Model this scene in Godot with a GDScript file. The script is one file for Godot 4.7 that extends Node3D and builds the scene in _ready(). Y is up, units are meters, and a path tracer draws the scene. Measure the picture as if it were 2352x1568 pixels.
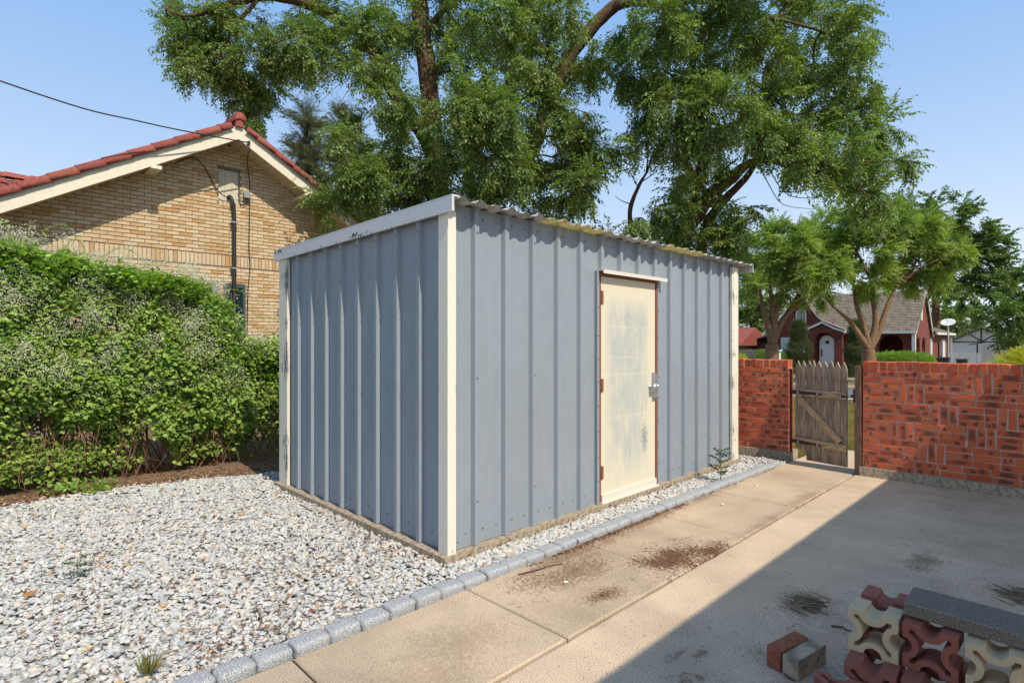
extends Node3D
# A backyard: a ribbed steel shed on a gravel bed, a concrete path and drive, a brick garden wall with a picket gate,
# a tan brick house behind a flowering vine, two old elms and a brick cottage over the street.
# World axes follow the shed: +x along its door side, -z along its gable side. The eye stands at the origin.

const FOCAL := 1291.0
const EYE := 1.45
const YAW := -44.4
var rng := RandomNumberGenerator.new()
var M := {}
var taken := {}

# ---- from a picture direction to a place -------------------------------------------------
func ray(u, v):
	var psi = deg_to_rad(YAW)
	var r = Vector3(cos(psi), 0, -sin(psi))
	var f = Vector3(-sin(psi), 0, -cos(psi))
	return r * ((u - 1176.0) / FOCAL) + f + Vector3(0, (784.0 - v) / FOCAL, 0)
func deep(u, v, d):
	return Vector3(0, EYE, 0) + ray(u, v) * d
func floor_at(u, v, y = 0.0):
	var d = ray(u, v)
	return Vector3(0, EYE, 0) + d * ((y - EYE) / d.y)

# ---- small helpers -----------------------------------------------------------------------
func rf(a, b):
	return rng.randf_range(a, b)
func lin(r, g, b):
	return Color(r, g, b).linear_to_srgb()
func vary(c, amount):
	var k = 1.0 + rf(-amount, amount)
	return Color(c.r * k, c.g * k, c.b * k)
func mat(c, rough = 0.8, o = {}):
	var m = StandardMaterial3D.new()
	m.albedo_color = c
	m.roughness = rough
	for k in o:
		m.set(k, o[k])
	return m
func noise(seed_, freq, octaves = 4, kind = FastNoiseLite.TYPE_SIMPLEX_SMOOTH):
	var n = FastNoiseLite.new()
	n.seed = seed_
	n.frequency = freq
	n.noise_type = kind
	n.fractal_octaves = octaves
	return n
func ntex(seed_, freq, stops, size = 512, octaves = 4, kind = FastNoiseLite.TYPE_SIMPLEX_SMOOTH):
	var t = NoiseTexture2D.new()
	t.width = size
	t.height = size
	t.seamless = true
	t.noise = noise(seed_, freq, octaves, kind)
	if stops:
		var g = Gradient.new()
		var offs = PackedFloat32Array()
		var cols = PackedColorArray()
		for s in stops:
			offs.append(s[0])
			cols.append(s[1])
		g.offsets = offs
		g.colors = cols
		t.color_ramp = g
	return t
func grey(v):
	return Color(v, v, v)
# a surface with its own grain everywhere: triplanar colour texture times a base colour, and fine relief
func grained(c, rough, tex, scale, bump = null, depth = 0.1, world = true, o = {}):
	var m = mat(c, rough, o)
	m.albedo_texture = tex
	m.uv1_triplanar = true
	m.uv1_world_triplanar = world
	m.uv1_scale = scale if scale is Vector3 else Vector3(scale, scale, scale)
	if bump:
		m.heightmap_enabled = true
		m.heightmap_texture = bump
		m.heightmap_scale = depth
	return m
func over(m, tex, scale, world = true):
	m.detail_enabled = true
	m.detail_blend_mode = BaseMaterial3D.BLEND_MODE_MUL
	m.detail_albedo = tex
	m.detail_uv_layer = BaseMaterial3D.DETAIL_UV_2
	m.uv2_triplanar = true
	m.uv2_world_triplanar = world
	m.uv2_scale = scale if scale is Vector3 else Vector3(scale, scale, scale)
	return m

func numbered(called):
	if not taken.has(called):
		taken[called] = 0
		return called
	taken[called] += 1
	return "%s_%03d" % [called, taken[called]]
func tag(o, label, category, group = ""):
	o.set_meta("label", label)
	o.set_meta("category", category)
	if group:
		o.set_meta("group", group)
	return o
func thing(called, label, category, at = Vector3.ZERO, turn = 0.0, group = ""):
	var o = Node3D.new()
	o.name = numbered(called)
	add_child(o)
	o.position = at
	o.rotation.y = turn
	return tag(o, label, category, group)
func structure(called, label = ""):
	var o = Node3D.new()
	o.name = numbered(called)
	add_child(o)
	o.set_meta("kind", "structure")
	if label:
		o.set_meta("label", label)
	return o
func part(parent, called, mesh, material, at = Transform3D.IDENTITY):
	var o = MeshInstance3D.new()
	o.name = called
	o.mesh = mesh
	o.material_override = material
	o.transform = at
	o.cast_shadow = GeometryInstance3D.SHADOW_CASTING_SETTING_ON
	parent.add_child(o, true)
	return o
func single(called, mesh, material, label, category, at = Transform3D.IDENTITY, group = ""):
	var o = MeshInstance3D.new()
	o.name = numbered(called)
	o.mesh = mesh
	o.material_override = material
	o.transform = at
	add_child(o)
	return tag(o, label, category, group)
func many(parent, called, mesh, material, places, colors = []):
	var mm = MultiMesh.new()
	mm.transform_format = MultiMesh.TRANSFORM_3D
	mm.use_colors = colors.size() > 0
	mm.mesh = mesh
	mm.instance_count = places.size()
	for i in places.size():
		mm.set_instance_transform(i, places[i])
		if colors.size() > 0:
			mm.set_instance_color(i, colors[i])
	var o = MultiMeshInstance3D.new()
	o.name = called
	o.multimesh = mm
	o.material_override = material
	o.set_meta("kind", "stuff")
	parent.add_child(o, true)
	return o

# ---- shapes ------------------------------------------------------------------------------
func tool():
	var st = SurfaceTool.new()
	st.begin(Mesh.PRIMITIVE_TRIANGLES)
	return st
func done(st, smooth = false):
	st.generate_normals()
	return st.commit()
func tri(st, a, b, c):
	st.add_vertex(a)
	st.add_vertex(b)
	st.add_vertex(c)
func quad(st, a, b, c, d):
	# a b c d counter-clockwise seen from the front; Godot's front faces run clockwise
	tri(st, a, c, b)
	tri(st, a, d, c)
func quad_uv(st, a, b, c, d, ua = Vector2(0, 1), ub = Vector2(1, 1), uc = Vector2(1, 0), ud = Vector2(0, 0)):
	for p in [[a, ua], [c, uc], [b, ub], [a, ua], [d, ud], [c, uc]]:
		st.set_uv(p[1])
		st.add_vertex(p[0])
func boxed(st, lo, hi, t = Transform3D.IDENTITY):
	st.set_smooth_group(-1)
	var p = []
	for i in 8:
		p.append(t * Vector3(hi.x if i & 1 else lo.x, hi.y if i & 2 else lo.y, hi.z if i & 4 else lo.z))
	quad_uv(st, p[4], p[5], p[7], p[6])
	quad_uv(st, p[1], p[0], p[2], p[3])
	quad_uv(st, p[5], p[1], p[3], p[7])
	quad_uv(st, p[0], p[4], p[6], p[2])
	quad_uv(st, p[6], p[7], p[3], p[2])
	quad_uv(st, p[0], p[1], p[5], p[4])
func box_mesh(lo, hi):
	var st = tool()
	boxed(st, lo, hi)
	return done(st)
# a box with broken edges; the jitter moves the corners a little, so that no two cut alike. UVs run over each face
func worn_box(size, c, jitter = 0.0):
	var h = size / 2.0
	var pt = {}
	for i in 8:
		var s = Vector3(1 if i & 1 else -1, 1 if i & 2 else -1, 1 if i & 4 else -1)
		for a in 3:
			var q = Vector3(s.x * h.x, s.y * h.y, s.z * h.z)
			for b in 3:
				if b != a:
					q[b] -= s[b] * c
			pt[[i, a]] = q + Vector3(rf(-jitter, jitter), rf(-jitter, jitter), rf(-jitter, jitter))
	var st = tool()
	st.set_smooth_group(-1)
	var faces = [[4, 5, 7, 6, 2], [1, 0, 2, 3, 2], [5, 1, 3, 7, 0], [0, 4, 6, 2, 0], [6, 7, 3, 2, 1], [0, 1, 5, 4, 1]]
	for f in faces:
		quad_uv(st, pt[[f[0], f[4]]], pt[[f[1], f[4]]], pt[[f[2], f[4]]], pt[[f[3], f[4]]])
	for f in faces:
		# chamfer strips: each edge of the face, towards the neighbouring face
		for k in 4:
			var i = f[k]
			var j = f[(k + 1) % 4]
			var axis = 0 if (i ^ j) == 1 else 1 if (i ^ j) == 2 else 2
			var other = 3 - axis - f[4]
			if f[4] < other:
				quad_uv(st, pt[[j, f[4]]], pt[[i, f[4]]], pt[[i, other]], pt[[j, other]], Vector2(.95, .05), Vector2(.05, .05), Vector2(.05, .02), Vector2(.95, .02))
	for i in 8:
		var odd = ((i & 1) + ((i >> 1) & 1) + ((i >> 2) & 1)) % 2
		var a = pt[[i, 0]]
		var b = pt[[i, 1]]
		var d = pt[[i, 2]]
		for p in ([a, b, d] if odd == 0 else [a, d, b]):
			st.set_uv(Vector2(.03, .03))
			st.add_vertex(p)
	return done(st)
# outline (counter-clockwise in x, y) pushed out from z0 to z1
func prism(st, outline, z0, z1, t = Transform3D.IDENTITY):
	st.set_smooth_group(-1)
	var idx = Geometry2D.triangulate_polygon(outline)
	var flip = Geometry2D.is_polygon_clockwise(outline)
	for k in range(0, idx.size(), 3):
		var a = outline[idx[k]]
		var b = outline[idx[k + 1]]
		var c = outline[idx[k + 2]]
		if (b - a).cross(c - a) < 0:
			var s = b
			b = c
			c = s
		for p in [a, c, b]:
			st.set_uv(p)
			st.add_vertex(t * Vector3(p.x, p.y, z1))
		for p in [a, b, c]:
			st.set_uv(p)
			st.add_vertex(t * Vector3(p.x, p.y, z0))
	var n = outline.size()
	var run = 0.0
	for k in n:
		var a = outline[k]
		var b = outline[(k + 1) % n]
		if flip:
			var s = a
			a = b
			b = s
		var l = a.distance_to(b)
		quad_uv(st, t * Vector3(a.x, a.y, z0), t * Vector3(b.x, b.y, z0), t * Vector3(b.x, b.y, z1), t * Vector3(a.x, a.y, z1), Vector2(run, 0), Vector2(run + l, 0), Vector2(run + l, abs(z1 - z0)), Vector2(run, abs(z1 - z0)))
		run += l
func prism_mesh(outline, z0, z1):
	var st = tool()
	prism(st, PackedVector2Array(outline), z0, z1)
	return done(st)
# smooth line through points
func curve(pts, steps):
	var out = []
	var n = pts.size()
	for i in n - 1:
		var a = pts[maxi(i - 1, 0)]
		var b = pts[i]
		var c = pts[i + 1]
		var d = pts[mini(i + 2, n - 1)]
		for k in steps:
			out.append(b.cubic_interpolate(c, a, d, float(k) / steps))
	out.append(pts[n - 1])
	return out
func tube(st, pts, r0, r1, sides = 6, rough = 0.0, caps = true, radii = []):
	st.set_smooth_group(0)
	var rings = []
	var n = pts.size()
	var side = Vector3.ZERO
	for i in n:
		var d = (pts[mini(i + 1, n - 1)] - pts[maxi(i - 1, 0)]).normalized()
		if side == Vector3.ZERO:
			side = d.cross(Vector3(0, 1, 0))
			if side.length() < 0.05:
				side = d.cross(Vector3(1, 0, 0))
		side = (side - d * side.dot(d)).normalized()
		var up = side.cross(d).normalized()
		var r = radii[i] if radii.size() else lerpf(r0, r1, float(i) / maxf(1, n - 1))
		var ring = []
		for k in sides:
			var a = TAU * k / sides
			var rr = r * (1.0 + (rf(-rough, rough) if rough > 0 else 0.0))
			ring.append(pts[i] + (side * cos(a) + up * sin(a)) * rr)
		rings.append(ring)
	for i in n - 1:
		for k in sides:
			var k2 = (k + 1) % sides
			quad_uv(st, rings[i][k], rings[i + 1][k], rings[i + 1][k2], rings[i][k2])
	if caps:
		st.set_smooth_group(-1)
		for k in sides - 2:
			tri(st, rings[n - 1][0], rings[n - 1][k + 1], rings[n - 1][k + 2])
			tri(st, rings[0][0], rings[0][k + 2], rings[0][k + 1])
func tube_mesh(pts, r0, r1, sides = 6, rough = 0.0):
	var st = tool()
	tube(st, pts, r0, r1, sides, rough)
	return done(st)
# turned shape round the y axis: profile of (radius, height) from bottom to top
func lathe(st, profile, sides = 12, t = Transform3D.IDENTITY):
	st.set_smooth_group(0)
	for i in profile.size() - 1:
		for k in sides:
			var a = TAU * k / sides
			var b = TAU * (k + 1) / sides
			var p = profile[i]
			var q = profile[i + 1]
			quad_uv(st, t * Vector3(cos(b) * p.x, p.y, sin(b) * p.x), t * Vector3(cos(a) * p.x, p.y, sin(a) * p.x), t * Vector3(cos(a) * q.x, q.y, sin(a) * q.x), t * Vector3(cos(b) * q.x, q.y, sin(b) * q.x))
func lathe_mesh(profile, sides = 12):
	var st = tool()
	lathe(st, profile, sides)
	return done(st)
func at(x, y, z):
	return Transform3D(Basis.IDENTITY, Vector3(x, y, z))
func turned(axis, angle, origin = Vector3.ZERO, scale = Vector3.ONE):
	return Transform3D(Basis(axis, angle).scaled_local(scale), origin)
# arrays without normals are drawn flat: leaves, stones, chips
func raw_mesh(v, idx, col = []):
	var a = []
	a.resize(Mesh.ARRAY_MAX)
	a[Mesh.ARRAY_VERTEX] = PackedVector3Array(v)
	a[Mesh.ARRAY_INDEX] = PackedInt32Array(idx)
	if col.size():
		a[Mesh.ARRAY_COLOR] = PackedColorArray(col)
	var m = ArrayMesh.new()
	m.add_surface_from_arrays(Mesh.PRIMITIVE_TRIANGLES, a)
	return m
func blank_image(w, h, c):
	var im = Image.create(w, h, false, Image.FORMAT_RGBA8)
	im.fill(c)
	return im

func _ready():
	rng.seed = 7
	var cam = Camera3D.new()
	cam.name = "camera"
	cam.position = Vector3(0, EYE, 0)
	cam.rotation.y = deg_to_rad(YAW)
	cam.keep_aspect = Camera3D.KEEP_HEIGHT
	cam.fov = rad_to_deg(2.0 * atan(784.0 / FOCAL))
	cam.near = 0.05
	cam.far = 2000.0
	cam.current = true
	add_child(cam)
	var sky_mat = ProceduralSkyMaterial.new()
	sky_mat.sky_top_color = Color(0.305, 0.47, 0.65)
	sky_mat.sky_horizon_color = Color(0.705, 0.735, 0.76)
	sky_mat.sky_curve = 0.2
	sky_mat.sky_energy_multiplier = 1.0
	sky_mat.ground_horizon_color = Color(0.62, 0.64, 0.64)
	sky_mat.ground_bottom_color = Color(0.35, 0.31, 0.26)
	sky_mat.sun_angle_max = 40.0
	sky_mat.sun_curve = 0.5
	var env = Environment.new()
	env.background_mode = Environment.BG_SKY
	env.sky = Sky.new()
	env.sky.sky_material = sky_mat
	env.background_energy_multiplier = 1.0
	env.tonemap_mode = Environment.TONE_MAPPER_LINEAR
	env.tonemap_exposure = 2.2
	env.ambient_light_source = Environment.AMBIENT_SOURCE_SKY
	env.sdfgi_enabled = true
	env.ssao_enabled = true
	env.ssil_enabled = true
	var we = WorldEnvironment.new()
	we.name = "environment"
	we.environment = env
	add_child(we)
	var sun = DirectionalLight3D.new()
	sun.name = "sun"
	sun.light_color = Color(1.0, 0.955, 0.88)
	sun.light_energy = 0.76
	sun.light_angular_distance = 0.53
	sun.shadow_enabled = true
	var to_sun = Vector3(-0.066, 0.775, 0.625).normalized()
	sun.look_at_from_position(Vector3.ZERO, -to_sun, Vector3(0, 1, 0))
	add_child(sun)
	# the things, from the large to the small
	materials()
	grounds()
	shed()
	tan_house()
	garden_walls()
	gate()
	cottage()
	street_side()
	elms()
	hedge()
	kerb_stones()
	gravel()
	block_pile()
	litter()

func materials():
	M.fine = ntex(1, 0.12, [[0.0, grey(0.72)], [0.45, grey(0.93)], [0.6, grey(0.97)], [1.0, grey(1.0)]], 512, 3)
	M.speck = ntex(2, 0.08, [[0.0, grey(0.5)], [0.3, grey(0.78)], [0.5, grey(0.93)], [0.7, grey(1.0)], [1.0, grey(1.0)]], 512, 5)
	M.blotch = ntex(3, 0.012, [[0.0, grey(0.74)], [0.4, grey(0.9)], [0.6, grey(0.97)], [1.0, grey(1.0)]], 512, 5)
	M.blotch2 = ntex(33, 0.018, [[0.0, grey(0.62)], [0.35, grey(0.84)], [0.6, grey(0.97)], [1.0, grey(1.0)]], 512, 5)
	M.relief = ntex(4, 0.1, [], 512, 4)
	M.relief_fine = ntex(5, 0.3, [], 512, 3)
	M.grain = ntex(6, 0.05, [[0.0, Color(0.42, 0.36, 0.31)], [0.35, Color(0.68, 0.63, 0.58)], [0.55, Color(0.9, 0.87, 0.83)], [1.0, Color(1, 1, 1)]], 512, 4)
	M.streak = ntex(7, 0.03, [[0.0, grey(0.965)], [0.5, grey(0.985)], [1.0, grey(1.0)]], 512, 3)
	M.bark_tex = ntex(8, 0.05, [[0.0, Color(0.25, 0.2, 0.16)], [0.4, Color(0.55, 0.47, 0.4)], [0.6, Color(0.85, 0.77, 0.7)], [1.0, Color(1, 0.95, 0.88)]], 512, 5)

	M.blue_steel = grained(lin(0.262, 0.302, 0.345), 0.42, M.streak, Vector3(0.5, 0.3, 0.5), null, 0.1, true, {"metallic_specular": 0.45})
	over(M.blue_steel, ntex(34, 0.01, [[0.0, grey(0.965)], [0.5, grey(0.985)], [1.0, grey(1.0)]], 256, 4), 0.4)
	M.pale_steel = grained(lin(0.55, 0.57, 0.58), 0.4, M.streak, 1.2)
	M.cream_paint = grained(lin(0.74, 0.70, 0.59), 0.5, M.fine, 1.6)
	M.zinc = mat(lin(0.5, 0.51, 0.52), 0.38, {"metallic": 0.75})
	M.roof_steel = grained(lin(0.58, 0.57, 0.54), 0.45, M.blotch2, 1.4)
	M.fibreglass = grained(lin(0.60, 0.54, 0.35), 0.6, M.blotch2, 3.0, null, 0.1, true, {"backlight_enabled": true, "backlight": Color(0.75, 0.7, 0.5)})
	M.screw = mat(lin(0.17, 0.18, 0.19), 0.5, {"metallic": 0.3})
	M.fines = grained(lin(0.46, 0.44, 0.40), 0.95, M.speck, 3.0, M.relief, 1.0)
	M.primer = grained(lin(0.26, 0.085, 0.05), 0.7, M.speck, 3.0)
	M.dark_seal = mat(lin(0.03, 0.032, 0.035), 0.6)
	M.concrete = grained(lin(0.60, 0.465, 0.325), 0.9, M.speck, 3.1, M.relief_fine, 0.18)
	M.slab = grained(lin(0.72, 0.55, 0.385), 0.9, M.speck, 3.1, M.relief_fine, 0.2)
	M.footing = grained(lin(0.50, 0.40, 0.285), 0.95, M.blotch2, 2.3, M.relief, 0.9)
	M.granite = grained(lin(0.56, 0.58, 0.60), 0.85, ntex(20, 0.2, [[0.0, grey(0.35)], [0.4, grey(0.6)], [0.56, grey(0.9)], [1.0, grey(1.0)]], 256, 3), 2.6, M.relief_fine, 0.35)
	M.stone = mat(Color.WHITE, 0.85, {"vertex_color_use_as_albedo": true})
	M.stone.albedo_texture = ntex(21, 0.05, [[0.0, grey(0.72)], [0.4, grey(0.9)], [1.0, grey(1.0)]], 256, 4)
	M.stone.uv1_triplanar = true
	M.stone.uv1_scale = Vector3(1.4, 1.4, 1.4)
	M.soil = grained(lin(0.32, 0.20, 0.125), 0.95, M.speck, 2.2, M.relief, 1.6)
	M.dry_lawn = grained(lin(0.40, 0.325, 0.18), 0.95, M.speck, 1.1, M.relief, 1.5)
	over(M.dry_lawn, ntex(22, 0.02, [[0.0, Color(0.62, 0.72, 0.45)], [0.5, Color(0.95, 0.93, 0.85)], [1.0, Color(1, 1, 1)]], 256, 4), 0.12)
	M.asphalt = grained(lin(0.14, 0.14, 0.145), 0.9, M.speck, 1.0)
	M.leaf = mat(Color.WHITE, 0.42, {"vertex_color_use_as_albedo": true, "backlight_enabled": true, "backlight": Color(0.95, 1.0, 0.45), "metallic_specular": 0.5})
	M.vine_leaf = mat(Color.WHITE, 0.5, {"vertex_color_use_as_albedo": true, "backlight_enabled": true, "backlight": Color(0.85, 1.0, 0.42)})
	M.dry = mat(Color.WHITE, 0.85, {"vertex_color_use_as_albedo": true})
	M.bark = grained(lin(0.30, 0.215, 0.155), 0.95, M.bark_tex, Vector3(2.6, 0.5, 2.6), M.bark_tex, 3.0)
	M.street_bark = grained(lin(0.44, 0.335, 0.24), 0.95, M.bark_tex, Vector3(1.6, 0.5, 1.6), M.bark_tex, 2.0)
	M.stem = grained(lin(0.22, 0.115, 0.06), 0.9, M.fine, 4.0)
	M.black = mat(lin(0.018, 0.018, 0.02), 0.5)
	M.white_trim = grained(lin(0.72, 0.72, 0.69), 0.6, M.fine, 1.0)

# sheet from x0..x1, z0..z1 with uv2 over the given frame
func sheet(x0, x1, z0, z1, y, frame = null):
	var st = tool()
	for p in [[x0, z1], [x1, z0], [x1, z1], [x0, z1], [x0, z0], [x1, z0]]:
		st.set_uv(Vector2(p[0], p[1]))
		if frame:
			st.set_uv2(Vector2((p[0] - frame.position.x) / frame.size.x, (p[1] - frame.position.y) / frame.size.y))
		st.add_vertex(Vector3(p[0], y, p[1]))
	return done(st)

# spots of real dirt on concrete, seen from above: [x, z, reach along x, along z, depth of tone]
func dirt_image(frame, step, spots, seed_, tint):
	var w = int(frame.size.x / step)
	var h = int(frame.size.y / step)
	var im = blank_image(w, h, Color.WHITE)
	var n = noise(seed_, 3.2, 5)
	var n2 = noise(seed_ + 1, 34.0, 3)
	var n3 = noise(seed_ + 2, 0.8, 3)
	for j in h:
		var z = frame.position.y + (j + 0.5) * step
		for i in w:
			var x = frame.position.x + (i + 0.5) * step
			var c = 0.95 + 0.1 * n3.get_noise_2d(x, z) + 0.05 * n.get_noise_2d(x, z)
			var d = 0.0
			for s in spots:
				var dx = (x - s[0]) / s[2]
				var dz = (z - s[1]) / s[3]
				var q = dx * dx + dz * dz
				if q < 2.6:
					var e = 1.0 - sqrt(q) + 0.7 * n.get_noise_2d(x * 1.4, z * 1.4) + 1.1 * n2.get_noise_2d(x, z)
					d = maxf(d, s[4] * clampf(e * 1.5, 0, 1))
			im.set_pixel(i, j, Color(c, c, c).lerp(tint, d))
	return ImageTexture.create_from_image(im)

func grounds():
	# one sheet of ground to the horizon; it falls half a metre towards the cottage over the street
	var g = structure("ground")
	var st = tool()
	st.set_smooth_group(0)
	var xs = [-600.0, -60.0, -12.0, 7.1, 9.0, 16.0, 22.0, 36.0, 60.0, 120.0, 900.0]
	var ys = [-0.09, -0.09, -0.09, -0.09, -0.06, -0.14, -0.3, -0.58, -0.72, -1.0, -1.0]
	for i in xs.size() - 1:
		quad(st, Vector3(xs[i], ys[i], 700), Vector3(xs[i + 1], ys[i + 1], 700), Vector3(xs[i + 1], ys[i + 1], -700), Vector3(xs[i], ys[i], -700))
	part(g, "lawn", done(st), M.dry_lawn)
	var soil = structure("soil_bed")
	part(soil, "soil", sheet(-6.0, 7.4, -11.5, -2.5, -0.035), M.soil)
	part(soil, "stone_fines", sheet(-3.0, 2.3, -6.45, -2.55, -0.016), M.fines)
	part(soil, "stone_fines", sheet(2.3, 7.0, -2.95, -2.55, -0.016), M.fines)
	# path: slabs between the kerb stones and the drive, tooled joints between them
	var frame = Rect2(0, -2.7, 8, 1.0)
	var spots = [[2.72, -2.26, 0.42, 0.16, 0.42], [2.55, -2.05, 0.5, 0.3, 0.10], [2.62, -1.92, 0.16, 0.07, 0.36], [3.42, -1.93, 0.36, 0.2, 0.85], [3.72, -1.82, 0.26, 0.1, 0.85], [3.0, -2.45, 0.7, 0.08, 0.36], [3.9, -2.47, 0.8, 0.07, 0.32], [4.9, -2.47, 0.7, 0.06, 0.22], [1.3, -1.95, 0.45, 0.3, 0.12], [5.6, -1.82, 0.4, 0.08, 0.29], [4.6, -1.8, 0.5, 0.05, 0.25], [1.75, -2.1, 0.3, 0.18, 0.14], [6.4, -2.2, 0.5, 0.3, 0.07]]
	var path_mat = M.concrete.duplicate()
	path_mat.detail_enabled = true
	path_mat.detail_blend_mode = BaseMaterial3D.BLEND_MODE_MUL
	path_mat.detail_uv_layer = BaseMaterial3D.DETAIL_UV_2
	path_mat.detail_albedo = dirt_image(frame, 0.006, spots, 40, Color(0.44, 0.30, 0.21))
	var path = structure("path")
	part(path, "joint_bed", sheet(-3.2, 7.2, -2.54, -1.75, -0.03), M.soil)
	var joints = [-3.1, -2.07, -1.02, 0.03, 1.08, 2.115, 3.19, 4.16, 5.22, 6.31, 7.05]
	for k in joints.size() - 1:
		var x0 = joints[k] + 0.005
		var x1 = joints[k + 1] - 0.005
		var s2 = tool()
		var c = 0.008
		var z0 = -2.535
		var z1 = -1.772
		var lift = rf(-0.002, 0.003)
		var a = [Vector3(x0, -0.03, z1), Vector3(x1, -0.03, z1), Vector3(x1, -0.03, z0), Vector3(x0, -0.03, z0)]
		var b = [Vector3(x0, lift - c, z1), Vector3(x1, lift - c, z1), Vector3(x1, lift - c, z0), Vector3(x0, lift - c, z0)]
		var d = [Vector3(x0 + c, lift, z1 - c), Vector3(x1 - c, lift, z1 - c), Vector3(x1 - c, lift, z0 + c), Vector3(x0 + c, lift, z0 + c)]
		var put = func(p):
			s2.set_uv(Vector2(p.x, p.z))
			s2.set_uv2(Vector2(p.x / 8.0, (p.z + 2.7) / 1.0))
			s2.add_vertex(p)
		s2.set_smooth_group(-1)
		for q in [[d[0], d[1], d[2], d[3]], [b[0], b[1], d[1], d[0]], [b[1], b[2], d[2], d[1]], [b[2], b[3], d[3], d[2]], [b[3], b[0], d[0], d[3]], [a[0], a[1], b[1], b[0]], [a[1], a[2], b[2], b[1]], [a[2], a[3], b[3], b[2]], [a[3], a[0], b[0], b[3]]]:
			for p in [q[0], q[2], q[1], q[0], q[3], q[2]]:
				put.call(p)
		part(path, "slab", done(s2), path_mat)
	# drive: one broad slab, a hand's breadth proud of nothing, with its worn edge
	var frame2 = Rect2(0, -1.8, 8, 3.0)
	var spots2 = [[4.55, -0.75, 0.22, 0.1, 0.45], [3.3, -1.07, 0.3, 0.2, 0.16], [2.35, -1.32, 0.08, 0.03, 0.36], [2.44, -1.25, 0.05, 0.025, 0.43], [2.2, -1.2, 0.05, 0.03, 0.40], [2.28, -1.16, 0.03, 0.02, 0.40], [5.3, -0.5, 1.0, 0.4, 0.12], [2.9, -0.85, 0.5, 0.25, 0.14], [3.9, -0.4, 0.5, 0.3, 0.16], [6.4, -0.8, 0.6, 0.5, 0.14], [5.9, -1.3, 0.5, 0.2, 0.10], [3.3, -0.3, 0.5, 0.3, 0.18], [4.0, -1.45, 0.6, 0.15, 0.06]]
	var drive_mat = M.slab.duplicate()
	drive_mat.detail_enabled = true
	drive_mat.detail_blend_mode = BaseMaterial3D.BLEND_MODE_MUL
	drive_mat.detail_uv_layer = BaseMaterial3D.DETAIL_UV_2
	drive_mat.detail_albedo = dirt_image(frame2, 0.01, spots2, 50, Color(0.36, 0.30, 0.26))
	var drive = structure("driveway")
	var s3 = tool()
	s3.set_smooth_group(0)
	var nx = 130
	var nz = 24
	var wob = noise(9, 1.6, 4)
	for i in nx:
		for j in nz:
			var q = []
			for o in [[0, 1], [1, 1], [1, 0], [0, 0]]:
				var x = -3.2 + 10.4 * (i + o[0]) / nx
				var f = float(j + o[1]) / nz
				var z = -1.757 + 3.0 * f * f
				var y = 0.003 + 0.004 * wob.get_noise_2d(x, z)
				if j + o[1] == 0:
					z += 0.012 * wob.get_noise_2d(x * 9.0, 3.0)
					y = -0.03
				elif j + o[1] == 1:
					z = -1.745 + 0.012 * wob.get_noise_2d(x * 9.0, 3.0)
				q.append(Vector3(x, y, z))
			for p in [q[0], q[2], q[1], q[0], q[3], q[2]]:
				s3.set_uv(Vector2(p.x, p.z))
				s3.set_uv2(Vector2(p.x / 8.0, (p.z + 1.8) / 3.0))
				s3.add_vertex(p)
	part(drive, "drive_slab", done(s3), drive_mat)
	# walk beyond the gate, street and its kerbs
	var walk = structure("front_walk")
	part(walk, "walk_slab", box_mesh(Vector3(7.06, -0.2, -2.5), Vector3(8.5, -0.006, -1.66)), M.concrete)
	var street = structure("street")
	part(street, "asphalt", box_mesh(Vector3(16.4, -0.5, -90), Vector3(21.6, -0.13, 60)), M.asphalt)
	part(street, "kerb", box_mesh(Vector3(16.15, -0.5, -90), Vector3(16.4, -0.02, 60)), M.concrete)
	part(street, "kerb", box_mesh(Vector3(21.6, -0.5, -90), Vector3(21.85, -0.1, 60)), M.concrete)
	# unseen eave shading the drive, cut to a strip on posts for more skylight
	var o = thing("unseen_shade_roof", "unseen narrow white roof strip on posts, shaped to shade the driveway", "roof", Vector3(2.6, 0, 0))
	part(o, "roof_panel", box_mesh(Vector3(-7.1, 2.64, 0.79), Vector3(6.9, 2.76, 2.15)), M.white_trim)
	part(o, "fascia", box_mesh(Vector3(-7.12, 2.56, 0.765), Vector3(6.92, 2.755, 0.789)), M.white_trim)
	for x in [-6.9, -0.4, 6.7]:
		part(o, "post", box_mesh(Vector3(x - 0.05, -0.1, 2.0), Vector3(x + 0.05, 2.6395, 2.1)), M.white_trim)

# ribbed steel sheet: ribs at the given places along its width, from y0 up to a sloping top
func ribbed(w, ribs, y0, top0, top1):
	var prof = [Vector2(0, 0)]
	var last = 0.0
	for r in ribs:
		var gap = r - last
		if gap > 0.12:
			for f in [0.36, 0.68]:
				var c = last + gap * f
				prof.append_array([Vector2(c - 0.012, 0), Vector2(c - 0.006, 0.0022), Vector2(c + 0.006, 0.0022), Vector2(c + 0.012, 0)])
		prof.append_array([Vector2(r, 0), Vector2(r + 0.012, 0.032), Vector2(r + 0.05, 0.032), Vector2(r + 0.062, 0)])
		last = r + 0.062
	if w - last > 0.01:
		prof.append(Vector2(w, 0))
	var st = tool()
	st.set_smooth_group(-1)
	for i in prof.size() - 1:
		var a = prof[i]
		var b = prof[i + 1]
		var ta = lerpf(top0, top1, a.x / w)
		var tb = lerpf(top0, top1, b.x / w)
		quad_uv(st, Vector3(a.x, y0, a.y), Vector3(b.x, y0, b.y), Vector3(b.x, tb, b.y), Vector3(a.x, ta, a.y))
		quad_uv(st, Vector3(b.x, y0, b.y - 0.0012), Vector3(a.x, y0, a.y - 0.0012), Vector3(a.x, ta, a.y - 0.0012), Vector3(b.x, tb, b.y - 0.0012))
	return done(st)

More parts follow.
